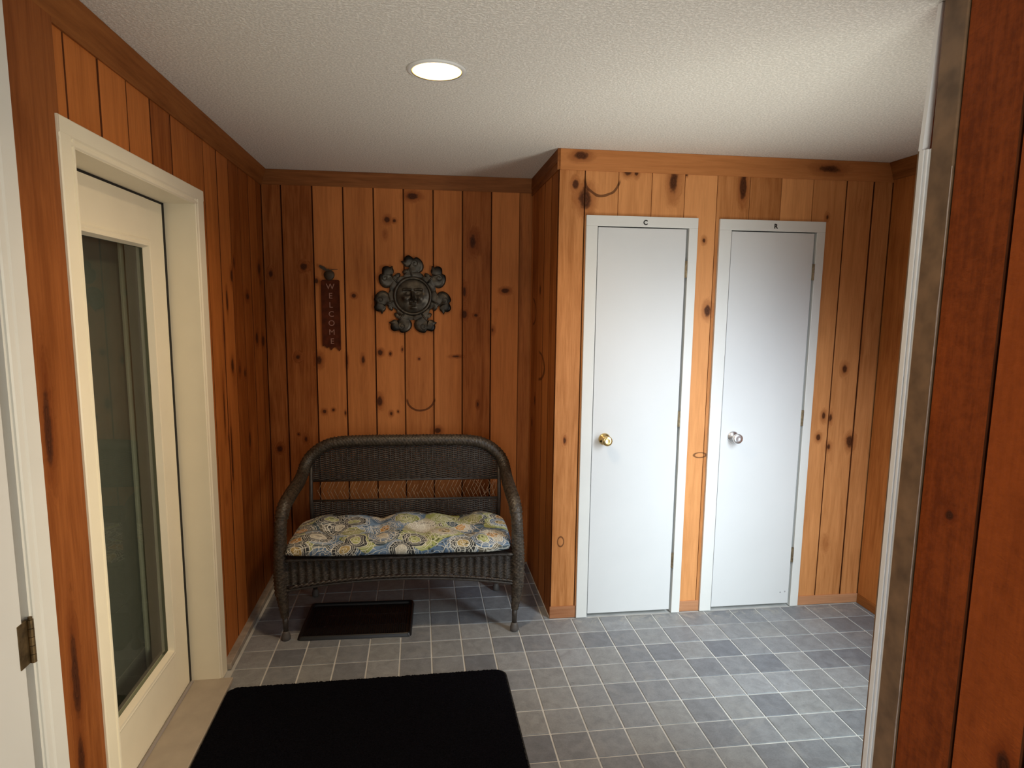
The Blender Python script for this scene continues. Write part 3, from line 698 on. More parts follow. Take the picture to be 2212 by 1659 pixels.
# ------------------------------------------------------------------ left glass door (door_1) and hall door (door_4)
d1 = empty('door_1', (XL, (D1a + D1b) / 2, 0)); tag(d1, 'cream white full-glass door set deep in the left pine wall', 'door', None, 'structure')
cy = (D1a + D1b) / 2; Yv = lambda v: v - cy
def casing_leg(y_in, y_out, zt, name='casing'):
    """flat casing with a bead at the opening side; profile in (x,y), extruded along z"""
    s_ = 1 if y_out > y_in else -1; w_ = abs(y_out - y_in)
    pr = [(-0.016, 0.0), (0.013, 0.0), (0.016, 0.003), (0.016, 0.010), (0.011, 0.013), (0.014, 0.019), (0.018, 0.024), (0.018, w_ - 0.003), (0.015, w_), (-0.016, w_)]
    return MB().prism([(u, v) for u, v in pr], lambda u, v, t: (u, Yv(y_in + s_ * v), t), 0.0, zt).build(name, M_cream, d1)
casing_leg(D1a, -1.212, 2.108); casing_leg(D1b, -0.153, 2.108)
pr = [(-0.016, 0.0), (0.013, 0.0), (0.016, 0.003), (0.016, 0.010), (0.011, 0.013), (0.014, 0.019), (0.018, 0.024), (0.0183, 0.062), (0.015, 0.065), (-0.016, 0.065)]
MB().prism(pr, lambda u, v, t: (u + 0.0004, t, 2.045 + v), Yv(-1.2117), Yv(-0.1533)).build('head_casing', M_cream, d1)
xs = -0.105                                             # face of the slab, in door_1 space (x = -1.495)
mb = MB().box((-0.26, Yv(D1b) - 0.002, 0.0), (0.012, Yv(D1b) + 0.018, 2.06)).box((-0.26, Yv(D1a) - 0.018, 0.0), (0.012, Yv(D1a) + 0.002, 2.06)).box((-0.26, Yv(D1a), 2.043), (0.012, Yv(D1b), 2.06))
mb.build('jamb', M_cream, d1)
sy0, sy1 = D1a + 0.003, D1b - 0.021; gz0, gz1, gy0, gy1 = 0.245, 1.875, sy0 + 0.145, sy1 - 0.150
MB().box((xs - 0.004, Yv(D1b) - 0.0215, 0.02), (xs + 0.001, Yv(D1b) - 0.0018, 2.040)).box((xs - 0.004, Yv(sy0), 2.036), (xs + 0.001, Yv(D1b) - 0.002, 2.0428)).build('weatherstrip', M_black, d1, label='black weatherstrip round the slab')
mb = MB(); x0_, x1_ = xs - 0.044, xs
mb.box((x0_, Yv(sy0), 0.022), (x1_, Yv(gy0), 2.035), 0.0015); mb.box((x0_, Yv(gy1), 0.022), (x1_, Yv(sy1), 2.035), 0.0015)
mb.box((x0_, Yv(gy0) - 0.001, 0.022), (x1_ - 0.0002, Yv(gy1) + 0.001, gz0)); mb.box((x0_, Yv(gy0) - 0.001, gz1), (x1_ - 0.0002, Yv(gy1) + 0.001, 2.035))
mb.build('slab', M_cream, d1)
# moulded glazing frame, mitred
def glaze(y0, y1, z0, z1):
    pr = [(0.0, 0.0), (0.004, 0.001), (0.008, 0.008), (0.006, 0.014), (0.010, 0.020), (0.010, 0.026), (-0.012, 0.034), (-0.014, 0.0)]   # (out, inward)
    V = []; F = []; n = len(pr)
    for (sy_, sz_, ay, az) in ((1, 1, y0, z0), (-1, 1, y1, z0), (-1, -1, y1, z1), (1, -1, y0, z1)):
        for u, v in pr: V.append((xs + u, ay + sy_ * v, az + sz_ * v))
    for c in range(4):
        d = (c + 1) % 4
        for k in range(n): F.append((c * n + k, c * n + (k + 1) % n, d * n + (k + 1) % n, d * n + k))
    return MB().add(V, F)
glaze(Yv(gy0) - 0.012, Yv(gy1) + 0.012, gz0 - 0.012, gz1 + 0.012).build('glazing_frame', M_cream, d1)
MB().box((xs - 0.024, Yv(gy0) - 0.004, gz0 - 0.004), (xs - 0.018, Yv(gy1) + 0.004, gz1 + 0.004)).build('glass', M_glass, d1)
MB().box((xs - 0.16, Yv(D1a) - 0.002, 0.0), (0.068, Yv(D1b) + 0.004, 0.018), 0.003).build('threshold', M_sill, d1, label='beige painted wooden threshold')
MB().tube([(xs + 0.007, Yv(sy0), 0.020), (xs + 0.007, Yv(sy1) + 0.004, 0.020)], 0.007, 10).build('sweep', simple('grey_sweep', (0.30, 0.27, 0.25), 0.6), d1, label='grey sweep along the foot of the slab')

d4 = empty('door_4', (XL, (D4a + D4b) / 2, 0)); tag(d4, 'white hall door at the far left edge with an aged brass hinge', 'door', None, 'structure')
c4 = (D4a + D4b) / 2; Y4 = lambda v: v - c4
def cas4(y_in, y_out):
    s_ = 1 if y_out > y_in else -1; w_ = abs(y_out - y_in)
    pr = [(-0.016, 0.0), (0.012, 0.0), (0.015, 0.004), (0.015, 0.022), (0.018, 0.028), (0.0195, w_ - 0.003), (0.016, w_), (-0.016, w_)]
    return MB().prism(pr, lambda u, v, t: (u, Y4(y_in + s_ * v), t), 0.0, 2.30).build('casing', M_white, d4)
cas4(-1.476, -1.398); cas4(D4a - 0.006, D4a - 0.10)
MB().box((-0.016, Y4(D4a - 0.0995), 2.222), (0.019, Y4(-1.3985), 2.3005), 0.002).build('head_casing', M_white, d4)
MB().box((-0.13, Y4(D4b) + 0.0005, 0), (0.008, Y4(D4b) + 0.012, 2.22)).box((-0.13, Y4(D4a) - 0.012, 0), (0.008, Y4(D4a) - 0.0005, 2.22)).box((-0.13, Y4(D4a), 2.215), (0.008, Y4(D4b), 2.226)).build('jamb', M_white, d4)
MB().box((-0.032, Y4(D4a) + 0.003, 0.015), (0.004, Y4(D4b) - 0.020, 2.210), 0.002).build('slab', M_white_door, d4)
for z in (0.880, 1.80):
    hg = MB().box((-0.001, Y4(-1.524), z - 0.052), (0.0065, Y4(-1.486), z + 0.052), 0.001)
    for q in range(5): hg.tube([(0.011, Y4(-1.487), z - 0.052 + q * 0.0208 + 0.0007), (0.011, Y4(-1.487), z - 0.052 + (q + 1) * 0.0208 - 0.0007)], 0.0065, 12)
    hg.tube([(0.011, Y4(-1.487), z + 0.052), (0.011, Y4(-1.487), z + 0.058)], 0.0045, 10)
    hg.build('hinge', M_hinge_old, d4)
struct(MB().box((XL - 0.20, D4a - 0.1, 0), (XL - 0.17, D4b + 0.1, H)), 'wall_behind_hall_door', M_plaster, 'wall', 'unlit wall closing the room behind the hall door')

# second leaf standing a hand's width behind the glass: pale stile, grey panel
MB().box((-0.245, Yv(-0.388), 0.03), (-0.215, Yv(-0.252), 2.03), 0.003).build('storm_stile', M_vest_post, d1, label='pale stile of the second leaf behind the glass')
MB().box((-0.245, Yv(-1.13), 0.03), (-0.215, Yv(-1.00), 2.03), 0.003).build('storm_stile', M_vest_post, d1)
MB().box((-0.238, Yv(-1.01), 0.05), (-0.224, Yv(-0.38), 2.02)).build('storm_panel', M_vest_wall, d1, label='dull grey panel of the second leaf')
struct(MB().box((XL - 0.30, D1a - 0.15, 0), (XL - 0.27, D1b + 0.15, H)), 'wall_outside_glass_door', M_vest_wall, 'wall', 'grey wall closing the space behind the glass door')

# ------------------------------------------------------------------ recessed ceiling light
cl = empty('recessed_light', (-0.432, -0.767, H)); tag(cl, 'round recessed ceiling light glowing warm white with a thin trim ring', 'ceiling light')
MB().lathe([(0.082, 0.0), (0.098, 0.0), (0.097, -0.004), (0.090, -0.007), (0.083, -0.006)], 48).build('trim_ring', M_white, cl, True)
# open ring: rebuild without caps
o = [c for c in cl.children if c.name.startswith('trim_ring')][0]
bm = bmesh.new(); bm.from_mesh(o.data); bmesh.ops.delete(bm, geom=[f for f in bm.faces if len(f.verts) > 4], context='FACES_ONLY'); bm.to_mesh(o.data); bm.free()
MB().lathe([(0.0, -0.0005), (0.083, -0.0005), (0.082, -0.004), (0.05, -0.006), (0.0, -0.0065)], 48).build('lens', M_lamp, cl, True)

# ------------------------------------------------------------------ wicker loveseat
ls = empty('wicker_loveseat', (-0.585, 0.320, 0.0), -1.86 * PI / 180); tag(ls, 'dark brown wicker loveseat with rolled arms in the pine nook', 'loveseat')
half = [(.572, -.245, .118), (.579, -.248, .20), (.584, -.25, .28), (.584, -.25, .40), (.581, -.25, .50), (.577, -.243, .60), (.569, -.20, .668), (.563, -.14, .690), (.560, -.05, .703), (.562, .10, .708), (.564, .20, .724), (.556, .255, .765), (.530, .28, .808), (.47, .287, .857), (.38, .29, .886), (.2, .29, .893), (0, .29, .893)]
path = [(-x, y, z) for x, y, z in half] + [(x, y, z) for x, y, z in reversed(half[:-1])]
path = smooth_path(path, 0.0032)
Lp = len(path)
def rim_r(i):
    z = path[i].z; y = path[i].y
    r = 0.0305
    if y < -0.2 and z < 0.62: r = 0.0275 + 0.0045 * math.sin(min(1, max(0, (z - 0.15) / 0.4)) * PI)
    if z < 0.24 and y < -0.2: r = 0.0175 + (z - 0.118) / 0.122 * 0.010
    return r
def braid(sl, th):
    a = math.sin(PI * sl / 0.0095) * math.sin(7 * th)
    b_ = abs(math.sin(PI * sl / 0.0052))
    return 1.0 + 0.13 * a + 0.05 * b_
def rim_mb(i0, i1): return MB().tube(path[i0:i1], [rim_r(i) for i in range(i0, i1)], 20, True, braid)
# legs' woven sleeves are part of the rolled rim: one continuous rope-like frame
rim_mb(0, Lp).build('rolled_rim', M_wick_rim, ls, True, recalc=False)
for s_ in (-1, 1):
    mb = MB().tube([(s_ * .571, -.245, .040), (s_ * .572, -.246, .135)], [0.0125, 0.0145], 12)
    lg = mb.build('leg', M_rod, ls, True)
    MB().lathe([(0.0, 0.0), (0.017, 0.0), (0.022, 0.006), (0.022, 0.020), (0.017, 0.036), (0.0135, 0.046), (0.0, 0.046)], 20).build('foot_cap', M_foot, lg, True, loc=(s_ * .571, -.245, 0.0))
    lb = MB().tube([(s_ * .520, .235, .036), (s_ * .530, .255, .42)], [0.0125, 0.0135], 12).build('leg', M_rod, ls, True)
    MB().lathe([(0.0, 0.0), (0.016, 0.0), (0.020, 0.006), (0.020, 0.020), (0.016, 0.036), (0.013, 0.044), (0.0, 0.044)], 20).build('foot_cap', M_foot, lb, True, loc=(s_ * .519, .233, 0.0))
    MB().tube([(s_ * .530, .262, .40), (s_ * .536, .275, .56), (s_ * .532, .280, .80)], 0.011, 10).build('back_post', M_rod, ls, True)

def weave(mb, ulo, uhi, v0, v1, dv, su, amp, fn, thick=0.56, uspan=None):
    """horizontal strands over upright stakes. ulo/uhi(v): limits; fn(u,v,n)->xyz"""
    k = 0; v = v0
    while v <= v1:
        a, b_ = ulo(v), uhi(v)
        if b_ - a > su:
            pts = []; n0 = math.ceil(a / (su / 2)); n1 = math.floor(b_ / (su / 2))
            us = [a] + [q * su / 2 for q in range(n0, n1 + 1)] + [b_]
            for u in us:
                pts.append(fn(u, v + random.uniform(-0.0006, 0.0006), amp * math.cos(PI * u / su + (PI if k % 2 else 0))))
            mb.tube(pts, dv * thick, 5, True)
        v += dv; k += 1
    return mb
def half_w(z):
    tab = [(.60, .527), (.74, .530), (.80, .520), (.845, .47), (.872, .40), (.888, .30)]
    if z <= tab[0][0]: return tab[0][1]
    for (a, wa), (b_, wb_) in zip(tab, tab[1:]):
        if z <= b_: return wa + (wb_ - wa) * (z - a) / (b_ - a)
    return 0.25
def backp(u, v, n): return (u, 0.272 + 0.018 * min(1, (v - 0.4) / 0.4) - n, v)
# upper woven back panel
mb = weave(MB(), lambda z: -half_w(z), lambda z: half_w(z), .672, .884, .0060, .030, .0056, backp)
mb.build('upper_back_panel', M_wick, ls, True, recalc=False)
mb = MB(); u = -0.510
while u < 0.52:
    zt_ = .668
    for q in range(40):
        if half_w(.668 + q * .0055) > abs(u): zt_ = .668 + q * .0055
    if zt_ > .70: mb.tube([backp(u, .662, 0), backp(u, zt_, 0)], 0.0036, 6)
    u += 0.030
mb.build('upper_stakes', M_rod, ls, True, recalc=False)['kind'] = 'stuff'
mb = weave(MB(), lambda z: -.527, lambda z: .527, .425, .543, .0060, .030, .0056, backp)
mb.build('lower_back_panel', M_wick, ls, True, recalc=False)
mb = MB(); u = -0.510
while u < 0.52: mb.tube([backp(u, .42, 0), backp(u, .552, 0)], 0.0036, 6); u += 0.030
mb.build('lower_stakes', M_rod, ls, True, recalc=False)['kind'] = 'stuff'
MB().tube([backp(-.532, .664, 0), backp(.532, .664, 0)], 0.0062, 8, True, lambda s_, th: 1 + 0.12 * math.sin(2 * PI * s_ / 0.008)).build('back_rail', M_rod, ls, True)
MB().tube([backp(-.532, .549, 0), backp(.532, .549, 0)], 0.0062, 8, True, lambda s_, th: 1 + 0.12 * math.sin(2 * PI * s_ / 0.008)).build('back_rail', M_rod, ls, True)
# loose open lacing in the gap
mb = MB(); q = 0; u = -0.50
while u < 0.505:
    j = random.uniform(-.004, .004); zl = random.choice([.553, .575, .59, .60]); zu = random.choice([.66, .66, .66, .635])
    f0_ = (zl - .553) / .107; f1_ = (zu - .553) / .107
    mb.tube([backp(u + j - 0.020 + 0.05 * f0_, zl, 0.001), backp(u + j - 0.020 + 0.05 * (f0_ + f1_) / 2, (zl + zu) / 2 + random.uniform(-.003, .003), 0.001), backp(u + j - 0.020 + 0.05 * f1_, zu, 0.001)], 0.0011, 5)
    zu2 = random.choice([.612, .605, .62, .59])
    f2_ = (zu2 - .553) / .107
    mb.tube([backp(u + j + 0.026, .553, -0.001), backp(u + j + 0.026 - 0.05 * f2_, zu2, -0.001)], 0.0013, 5)
    u += 0.024
mb.build('open_lacing', M_lace, ls, True, recalc=False)
# a few strands have come loose at the right end
mb = MB()
for x0_, x1_ in ((.505, .44), (.47, .50), (.40, .455), (.515, .49), (.38, .43), (.43, .38)):
    mb.tube(smooth_path([backp(x0_, .655, 0.003), backp((x0_ + x1_) / 2 + .012, .61, 0.008), backp(x1_, .562, 0.004)], 0.01), 0.0011, 5)
mb.build('loose_strands', M_lace, ls, True, recalc=False)
# seat: rim and woven deck
MB().box((-.555, -.255, .405), (.555, .268, .425), 0.006).build('seat_deck', M_wick, ls)
MB().tube(smooth_path([(-.565, -.262, .4175), (0, -.262, .4175), (.565, -.262, .4175)], .05), .0080, 10, True, lambda s_, th: 1 + 0.15 * math.sin(2 * PI * s_ / 0.012 + th)).build('seat_rail', M_wick, ls, True)
def zlow(u): return .262 + .044 * (1 - (u / .56) ** 2)
def apr(u, v, n): return (u, -.258 - n, v)
mb = MB(); su = .0375; dv = .0062; k = 0; v = .418
while v > .27:
    a = 0.0 if v > zlow(0) + .022 else .56 * math.sqrt(max(0, 1 - (v - .022 - .262) / .044))
    spans = [(-.562, .562)] if a == 0 else [(-.562, -a), (a, .562)]
    for p0, p1 in spans:
        if p1 - p0 < 0.02: continue
        us = [p0] + [q * su / 4 for q in range(math.ceil(p0 / (su / 4)), math.floor(p1 / (su / 4)) + 1)] + [p1]
        # wide stakes: each wrapped strand bulges over every other upright, rows alike, so the apron reads as ribs
        mb.tube([apr(u, v + random.uniform(-.0005, .0005), .0085 * max(-0.55, math.cos(2 * PI * u / (2 * su * 0.5)))) for u in us], dv * .55, 5)
    v -= dv
mb.build('apron', M_wick, ls, True, recalc=False)
mb = MB(); u = -.545; q = 0
while u < .54:      # plaited border above the rod
    z0_ = zlow(u) + .012; z1_ = zlow(u + .05) + .012
    mb.tube(smooth_path([apr(u, z0_ - .004, .002), apr(u + .018, z0_ + .004, .011), apr(u + .036, z1_ + .006, .009), apr(u + .052, z1_ - .002, .0)], .012), .0058, 7); u += .0265
mb.build('plaited_border', M_wick, ls, True, recalc=False)
MB().tube(smooth_path([apr(u / 20 * .572, zlow(u / 20 * .572), .002) for u in range(-20, 21)], .004), .0072, 8, True, lambda s_, th: 1 + 0.10 * abs(math.sin(PI * s_ / 0.006))).build('apron_rod', M_rod, ls, True)
for s_ in (-1, 1):
    def sid(u, v, n, s_=s_): return (s_ * (.560 + n), u, v)
    weave(MB(), lambda z: -.235, lambda z: .245, .285, .42, .0062, .034, .0035, sid).build('side_apron', M_wick, ls, True, recalc=False)
    MB().tube([sid(-.25, .278, 0), sid(.25, .278, 0)], .0068, 8).build('side_rod', M_rod, ls, True)
    # diagonal braces under the seat
    MB().tube([(s_ * .566, -.24, .235), (s_ * .40, -.20, .40)], .006, 8).build('brace', M_rod, ls, True)

# ------------------------------------------------------------------ tufted bench cushion
cu_root = Vector((-0.585, 0.320, 0.0))
N, Mv = 110, 46
V = []; F = []
tufts = [(-.36, -.03), (-.12, -.03), (.12, -.03), (.36, -.03)]
def cush(u, v, top):
    ax, by = .562, .240
    nx = math.copysign(1 - (1 - abs(u)) ** 1.0, u); ny = v
    e = max(0.0, 1 - abs(u) ** 7) ** 0.5 * max(0.0, 1 - abs(v) ** 5) ** 0.5
    wav = 0.010 * math.sin(u * 9.0 + 0.6) * v + 0.006 * math.sin(u * 17 + 2.0)
    x = ax * nx * (1 - 0.045 * abs(v) ** 4 * abs(u)); y = by * ny * (1 + 0.02 * math.sin(u * 10.0))
    z = 0.030
    if top:
        h = 0.058 + 0.012 * math.sin(u * 7 + 1.0) * 0.6 + wav
        for tx, ty in tufts:
            dx = (x - tx) / 0.055; dy = (y - ty) / 0.050; h -= 0.040 * math.exp(-(dx * dx + dy * dy) ** 0.7)
            h -= 0.010 * math.exp(-((x - tx) / 0.022) ** 2) * (0.4 + 0.6 * abs(v))
        h -= 0.010 * math.exp(-((y + .03) / 0.03) ** 2)
        z += e * h
    else: z -= e * 0.034
    return (x, y, z)
for top in (1, 0):
    for j in range(Mv + 1):
        for i in range(N + 1): V.append(cush(-1 + 2 * i / N, -1 + 2 * j / Mv, top))
st = (N + 1) * (Mv + 1)
for t_ in (0, 1):
    for j in range(Mv):
        for i in range(N):
            a = t_ * st + j * (N + 1) + i
            q = (a, a + 1, a + N + 2, a + N + 1); F.append(q if t_ == 0 else tuple(reversed(q)))
me = mesh('bench_cushion', V, F, True)
bm = bmesh.new(); bm.from_mesh(me); bmesh.ops.remove_doubles(bm, verts=bm.verts, dist=1e-5); bm.to_mesh(me); bm.free()
me.polygons.foreach_set('use_smooth', [True] * len(me.polygons))
rz = -1.86 * PI / 180; off = Matrix.Rotation(rz, 3, 'Z') @ Vector((-.006, -.060, 0))
cush_o = link('bench_cushion', me, M_cush, None, (cu_root.x + off.x, cu_root.y + off.y, .4310), (0, 0, rz))
tag(cush_o, 'tufted bench cushion in blue, green and white paisley print on the loveseat', 'cushion')
for i, (tx, ty) in enumerate(tufts):
    MB().lathe([(0.0, -0.004), (0.007, -0.002), (0.008, 0.002), (0.005, 0.005), (0.0, 0.006)], 14).build('tuft', M_cush, cush_o, True, loc=(tx, ty, 0.040))

# ------------------------------------------------------------------ mats on the floor
def rounded(hx, hy, r, n=8):
    out = []
    for cx_, cy_, a0 in ((hx - r, hy - r, 0), (-hx + r, hy - r, PI / 2), (-hx + r, -hy + r, PI), (hx - r, -hy + r, 1.5 * PI)):
        for k in range(n + 1): out.append((cx_ + r * math.cos(a0 + PI / 2 * k / n), cy_ + r * math.sin(a0 + PI / 2 * k / n)))
    return out
dm = empty('entry_mat', (-0.718, -0.700, 0.0), 0.010); tag(dm, 'large black pile door mat on the grey tiles by the glass door', 'mat')
MB().prism(rounded(.606, .400, .045), lambda u, v, t: (u, v, t), 0.0005, 0.004).build('backing', M_black, dm)
nx_, ny_ = 230, 150; V = []; F = []; idx = {}
for j in range(ny_ + 1):
    for i in range(nx_ + 1):
        u = -1 + 2 * i / nx_; v = -1 + 2 * j / ny_
        x = .600 * u; y = .394 * v
        ex = .600 - abs(x); ey = .394 - abs(y); r = .05
        if ex < r and ey < r and math.hypot(r - ex, r - ey) > r * 1.02: continue
        ed = min(ex, ey)
        if ex < r and ey < r: ed = r - math.hypot(r - ex, r - ey)
        z = 0.004 + 0.010 * min(1, max(0, ed) / 0.008) ** 0.5 + (random.random() * 0.0032 if ed > 0.001 else 0)
        idx[i, j] = len(V); V.append((x + random.gauss(0, .0012), y + random.gauss(0, .0012), z))
for j in range(ny_):
    for i in range(nx_):
        q = [(i, j), (i + 1, j), (i + 1, j + 1), (i, j + 1)]
        q = [idx[c] for c in q if c in idx]
        if len(q) >= 3: F.append(tuple(q))
pile = link('pile', mesh('pile', V, F, False), M_mat, dm); 
tr = empty('boot_tray', (-0.822, 0.250, 0.0), -0.033); tag(tr, 'small black ribbed plastic boot tray under the loveseat', 'tray')
MB().prism(rounded(.272, .178, .018), lambda u, v, t: (u, v, t), 0.0005, 0.005).build('base', M_tray, tr)
V = []; F = []; prs = [(1.0, 0.0, 0.001), (0.0, 0.0, 0.001)]
ring = [(-0.004, 0.002), (0.0, 0.016), (0.003, 0.020), (0.007, 0.020), (0.012, 0.010), (0.016, 0.004)]
for ins, z in ring:
    for u, v in rounded(.278 - ins, .184 - ins, .020): V.append((u, v, z))
n = len(rounded(1, 1, .1))
for a in range(len(ring) - 1):
    for k in range(n): F.append((a * n + k, a * n + (k + 1) % n, (a + 1) * n + (k + 1) % n, (a + 1) * n + k))
MB().add(V, F).build('rim', M_tray, tr, True)
mb = MB()
for k in range(46):
    x = -.247 + k * .011
    for y0_, y1_ in ((-.150, -.075), (-.060, .045), (.060, .150)):
        mb.prism([(x - .0026, .005), (x + .0026, .005), (x, .0092)], lambda u, v, t: (u, t, v), y0_, y1_)
mb.build('ribs', M_tray, tr, kind='stuff')

# ------------------------------------------------------------------ sun face
sf = empty('sun_face_plaque', (-0.533, YB, 1.712)); tag(sf, 'dark bronze sun face plaque with seven curled rays on the back wall', 'wall decoration')
# local: x right, z up, -y out of the wall
def face_h(x, z):
    """relief of the face, unit disc"""
    r2 = x * x + z * z
    h = 0.34 * math.sqrt(max(0.0, 1 - r2 * 0.95)); h0 = h
    g = lambda cx_, cz_, sx_, sz_: math.exp(-((x - cx_) / sx_) ** 2 - ((z - cz_) / sz_) ** 2)
    h += 0.16 * math.exp(-(x / 0.085) ** 2) * (1 if -0.22 < z < 0.30 else 0) * min(1, max(0, (0.30 - z) / 0.45)) ** 0.6 * min(1, max(0, (z + 0.22) / 0.07))
    h += 0.10 * g(0, -0.17, 0.14, 0.09) + 0.05 * g(0.11, -0.18, 0.06, 0.06) + 0.05 * g(-0.11, -0.18, 0.06, 0.06)
    for s_ in (-1, 1):
        h -= 0.15 * g(s_ * 0.33, 0.20, 0.22, 0.13)
        h += 0.12 * g(s_ * 0.33, 0.19, 0.13, 0.07)
        h -= 0.04 * g(s_ * 0.33, 0.185, 0.15, 0.018)
        bz = 0.40 - 0.5 * (abs(x) - 0.34) ** 2
        if 0.08 < abs(x) < 0.62 and x * s_ > 0: h += 0.08 * math.exp(-((z - bz) / 0.05) ** 2)
        h += 0.09 * g(s_ * 0.44, -0.14, 0.22, 0.22)
        h -= 0.05 * g(s_ * 0.24, -0.33, 0.05, 0.12)
    h -= 0.07 * g(0, -0.32, 0.07, 0.05)
    h += 0.09 * g(0.07, -0.415, 0.10, 0.035) + 0.09 * g(-0.07, -0.415, 0.10, 0.035) + 0.11 * g(0, -0.51, 0.15, 0.042)
    h -= 0.06 * g(0, -0.46, 0.22, 0.015); h -= 0.06 * g(0, -0.58, 0.16, 0.04); h += 0.08 * g(0, -0.70, 0.18, 0.10)
    return h0 + 2.4 * (h - h0)
RF = 0.098; V = [(0, -0.022 - RF * 0.45 * face_h(0, 0), 0)]; F = []; nr, na = 46, 96
for i in range(1, nr + 1):
    for k in range(na):
        a = 2 * PI * k / na; r = i / nr; x = r * math.cos(a); z = r * math.sin(a)
        V.append((x * RF, -0.022 - RF * 0.45 * face_h(x, z), z * RF))
for k in range(na): F.append((0, 1 + k, 1 + (k + 1) % na))
for i in range(nr - 1):
    for k in range(na): F.append((1 + i * na + k, 1 + (i + 1) * na + k, 1 + (i + 1) * na + (k + 1) % na, 1 + i * na + (k + 1) % na))
MB().add(V, F).build('face', M_bronze, sf, True)
MB().tube([(0.106 * math.cos(2 * PI * k / 72), -0.024, 0.106 * math.sin(2 * PI * k / 72)) for k in range(73)], 0.0095, 10, False).build('face_ring', M_bronze, sf, True)
MB().lathe([(0.0, 0.004), (0.122, 0.004), (0.118, 0.014), (0.10, 0.022), (0.0, 0.022)], 64, lambda x, y, z: (x, -z, y)).build('disc', M_bronze, sf, True)
def ray(flip):
    """one curled ray: radial axis = +z (from the disc), tangential = x"""
    out = [(-.055, .098), (-.058, .116), (-.052, .128), (-.040, .129), (-.038, .138), (-.050, .148), (-.058, .166), (-.056, .188), (-.046, .208), (-.030, .223), (-.017, .226), (-.006, .219), (.004, .227), (.018, .236), (.034, .231), (.044, .217), (.046, .205), (.060, .200), (.051, .189), (.045, .177), (.034, .170), (.021, .175), (.019, .164), (.029, .155), (.044, .153), (.053, .141), (.048, .131), (.038, .129), (.052, .116), (.053, .098)]
    out = [(u * flip * 1.14, v * 1.02 - .002) for u, v in out]
    # smooth outline
    sm = []
    n = len(out)
    for i in range(n):
        p0, p1, p2, p3 = out[i - 1], out[i], out[(i + 1) % n], out[(i + 2) % n]
        for k in range(3):
            t_ = k / 3; f_ = lambda a, b_, c, d: 0.5 * (2 * b_ + (c - a) * t_ + (2 * a - 5 * b_ + 4 * c - d) * t_ * t_ + (3 * b_ - a - 3 * c + d) * t_ ** 3)
            sm.append((f_(p0[0], p1[0], p2[0], p3[0]), f_(p0[1], p1[1], p2[1], p3[1])))
    return sm
random.seed(5)
for i in range(7):
    a = math.radians(90 + i * 360 / 7 + (0, 1, -1, 2, -2, 1, 0)[i]); flip = 1 if i % 2 else -1
    rr = empty('tmp', (0, 0, 0)); bpy.data.objects.remove(rr)
    sm = ray(flip); n = len(sm)
    ca, sa = math.cos(a - PI / 2), math.sin(a - PI / 2)
    def place(u, v, d): return (u * ca - v * sa, -d, u * sa + v * ca)
    V = []; F = []
    cu_, cv_ = 0.0, 0.165
    for sc_, d in ((1.0, 0.006), (1.0, 0.011), (0.90, 0.0175), (0.66, 0.0195)):
        for u, v in sm:
            uu = cu_ + (u - cu_) * sc_; vv = cv_ + (v - cv_) * (sc_ if sc_ > 0.7 else sc_)
            bend = 0.012 * max(0.0, (vv - .16) / .08)
            V.append(place(uu, vv, d + bend))
    for q in range(3):
        for k in range(n): F.append((q * n + k, q * n + (k + 1) % n, (q + 1) * n + (k + 1) % n, (q + 1) * n + k))
    F.append(tuple(3 * n + k for k in range(n))); F.append(tuple(range(n - 1, -1, -1)))
    ro = MB().add(V, F).build('ray', M_bronze, sf, True)
    # raised spiral curl and a rib
    pts = []
    for k in range(30):
        t_ = k / 29; th = t_ * 2.6 * PI; rr_ = 0.023 * (1 - 0.78 * t_)
        pts.append(place(flip * (-0.014 + rr_ * math.cos(th)), .190 + rr_ * math.sin(th), .0235 + .006 * t_))
    MB().tube(pts, 0.0034, 7).build('curl', M_bronze, ro, True)
    MB().tube([place(flip * .024, .178, .022), place(flip * .012, .150, .022), place(flip * .006, .118, .020)], [0.003, 0.005, 0.006], 7).build('rib', M_bronze, ro, True)

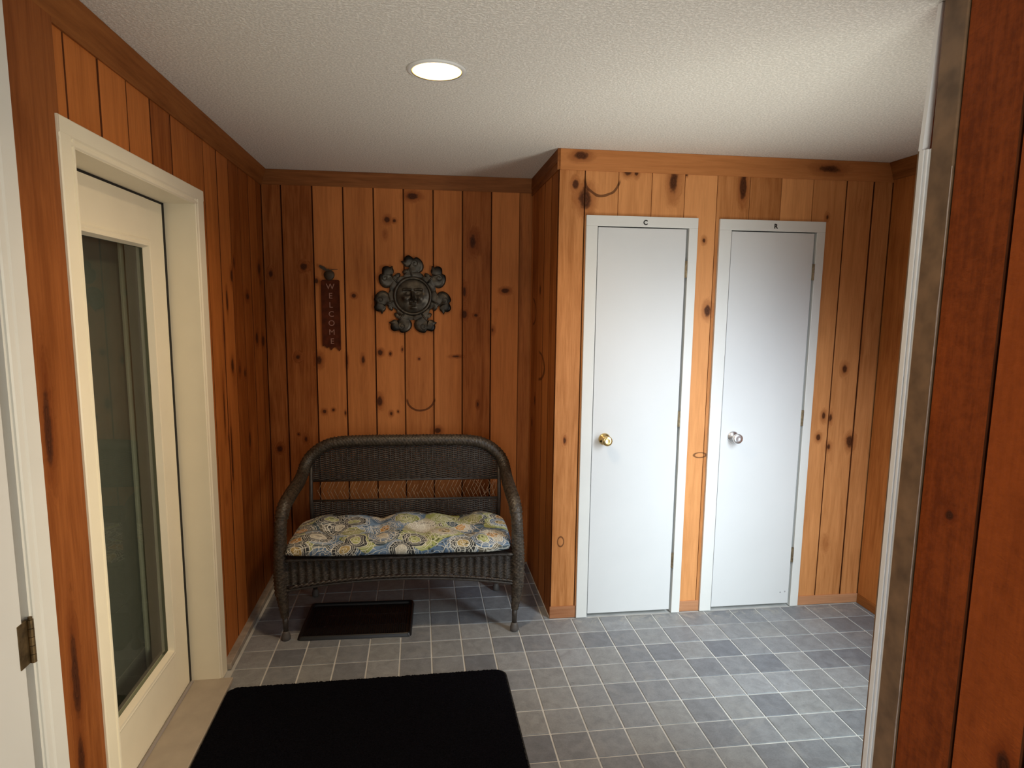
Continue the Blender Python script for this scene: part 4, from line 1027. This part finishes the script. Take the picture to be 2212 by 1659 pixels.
# ------------------------------------------------------------------ WELCOME sign
sg = empty('welcome_sign', (-1.014, YB, 1.392), 0.0); tag(sg, 'narrow vertical red-brown WELCOME sign with an ornament on top', 'sign')
hw_ = 0.053; ht = 0.408
poly = [(-hw_, 0.018), (-hw_ + .012, 0.022), (-hw_ + .026, 0.008), (-hw_ + .040, 0.016), (-0.004, -0.004), (0.014, 0.014), (0.030, 0.010), (0.044, -0.010), (hw_, 0.0), (hw_, ht - .004), (hw_ - .006, ht), (-hw_ + .008, ht), (-hw_, ht - .008)]
MB().prism(poly, lambda u, v, t: (u, -t, v), 0.001, 0.013).build('plate', M_sign, sg)
MB().prism([(-hw_ + .001, .03), (-hw_ + .006, .03), (-hw_ + .006, ht - .012), (-hw_ + .001, ht - .012)], lambda u, v, t: (u, -t, v), 0.012, 0.016).build('edge_bead', M_sign, sg)
MB().prism([(hw_ - .006, .02), (hw_ - .001, .02), (hw_ - .001, ht - .012), (hw_ - .006, ht - .012)], lambda u, v, t: (u, -t, v), 0.012, 0.016).build('edge_bead', M_sign, sg)
for k, chx in enumerate('WELCOME'):
    text_mesh(chx, 0.047, 0.0012, M_letter, sg, 'letter_%s' % chx.lower(), (0.0 + 0.004 * (k / 6), -0.0140, ht - 0.040 - k * 0.0535), (PI / 2, 0, 0), 0.0)
# ornament: round body, leaf and twig
bm = bmesh.new(); bmesh.ops.create_uvsphere(bm, u_segments=20, v_segments=12, radius=1.0)
for v in bm.verts:
    v.co = Vector((v.co.x * 0.031 * (1 + 0.12 * v.co.z), v.co.y * 0.012, v.co.z * 0.030))
me = bpy.data.meshes.new('ornament_body'); bm.to_mesh(me); bm.free(); me.polygons.foreach_set('use_smooth', [True] * len(me.polygons))
orn = link('ornament_body', me, M_orn, sg, (-0.004, -0.014, ht + 0.026))
leaf = [(-.004, .030), (-.016, .040), (-.030, .052), (-.052, .060), (-.058, .054), (-.050, .042), (-.034, .032), (-.018, .026)]
MB().prism(leaf, lambda u, v, t: (u, -t, v), -.003, .003).build('leaf', M_orn, orn, loc=(0, 0, 0.0))
MB().tube([(0.0, 0, .028), (0.02, -.002, .034), (.050, -.003, .036)], [0.003, .0022, .0012], 7).build('twig', M_orn, orn, True)
MB().prism([(-.016, .026), (.012, .026), (.018, .036), (0.004, .033), (-.006, .040), (-.012, .032)], lambda u, v, t: (u, -t, v), -.004, .004).build('crown_leaf', M_orn, orn)

bpy.context.view_layer.update()
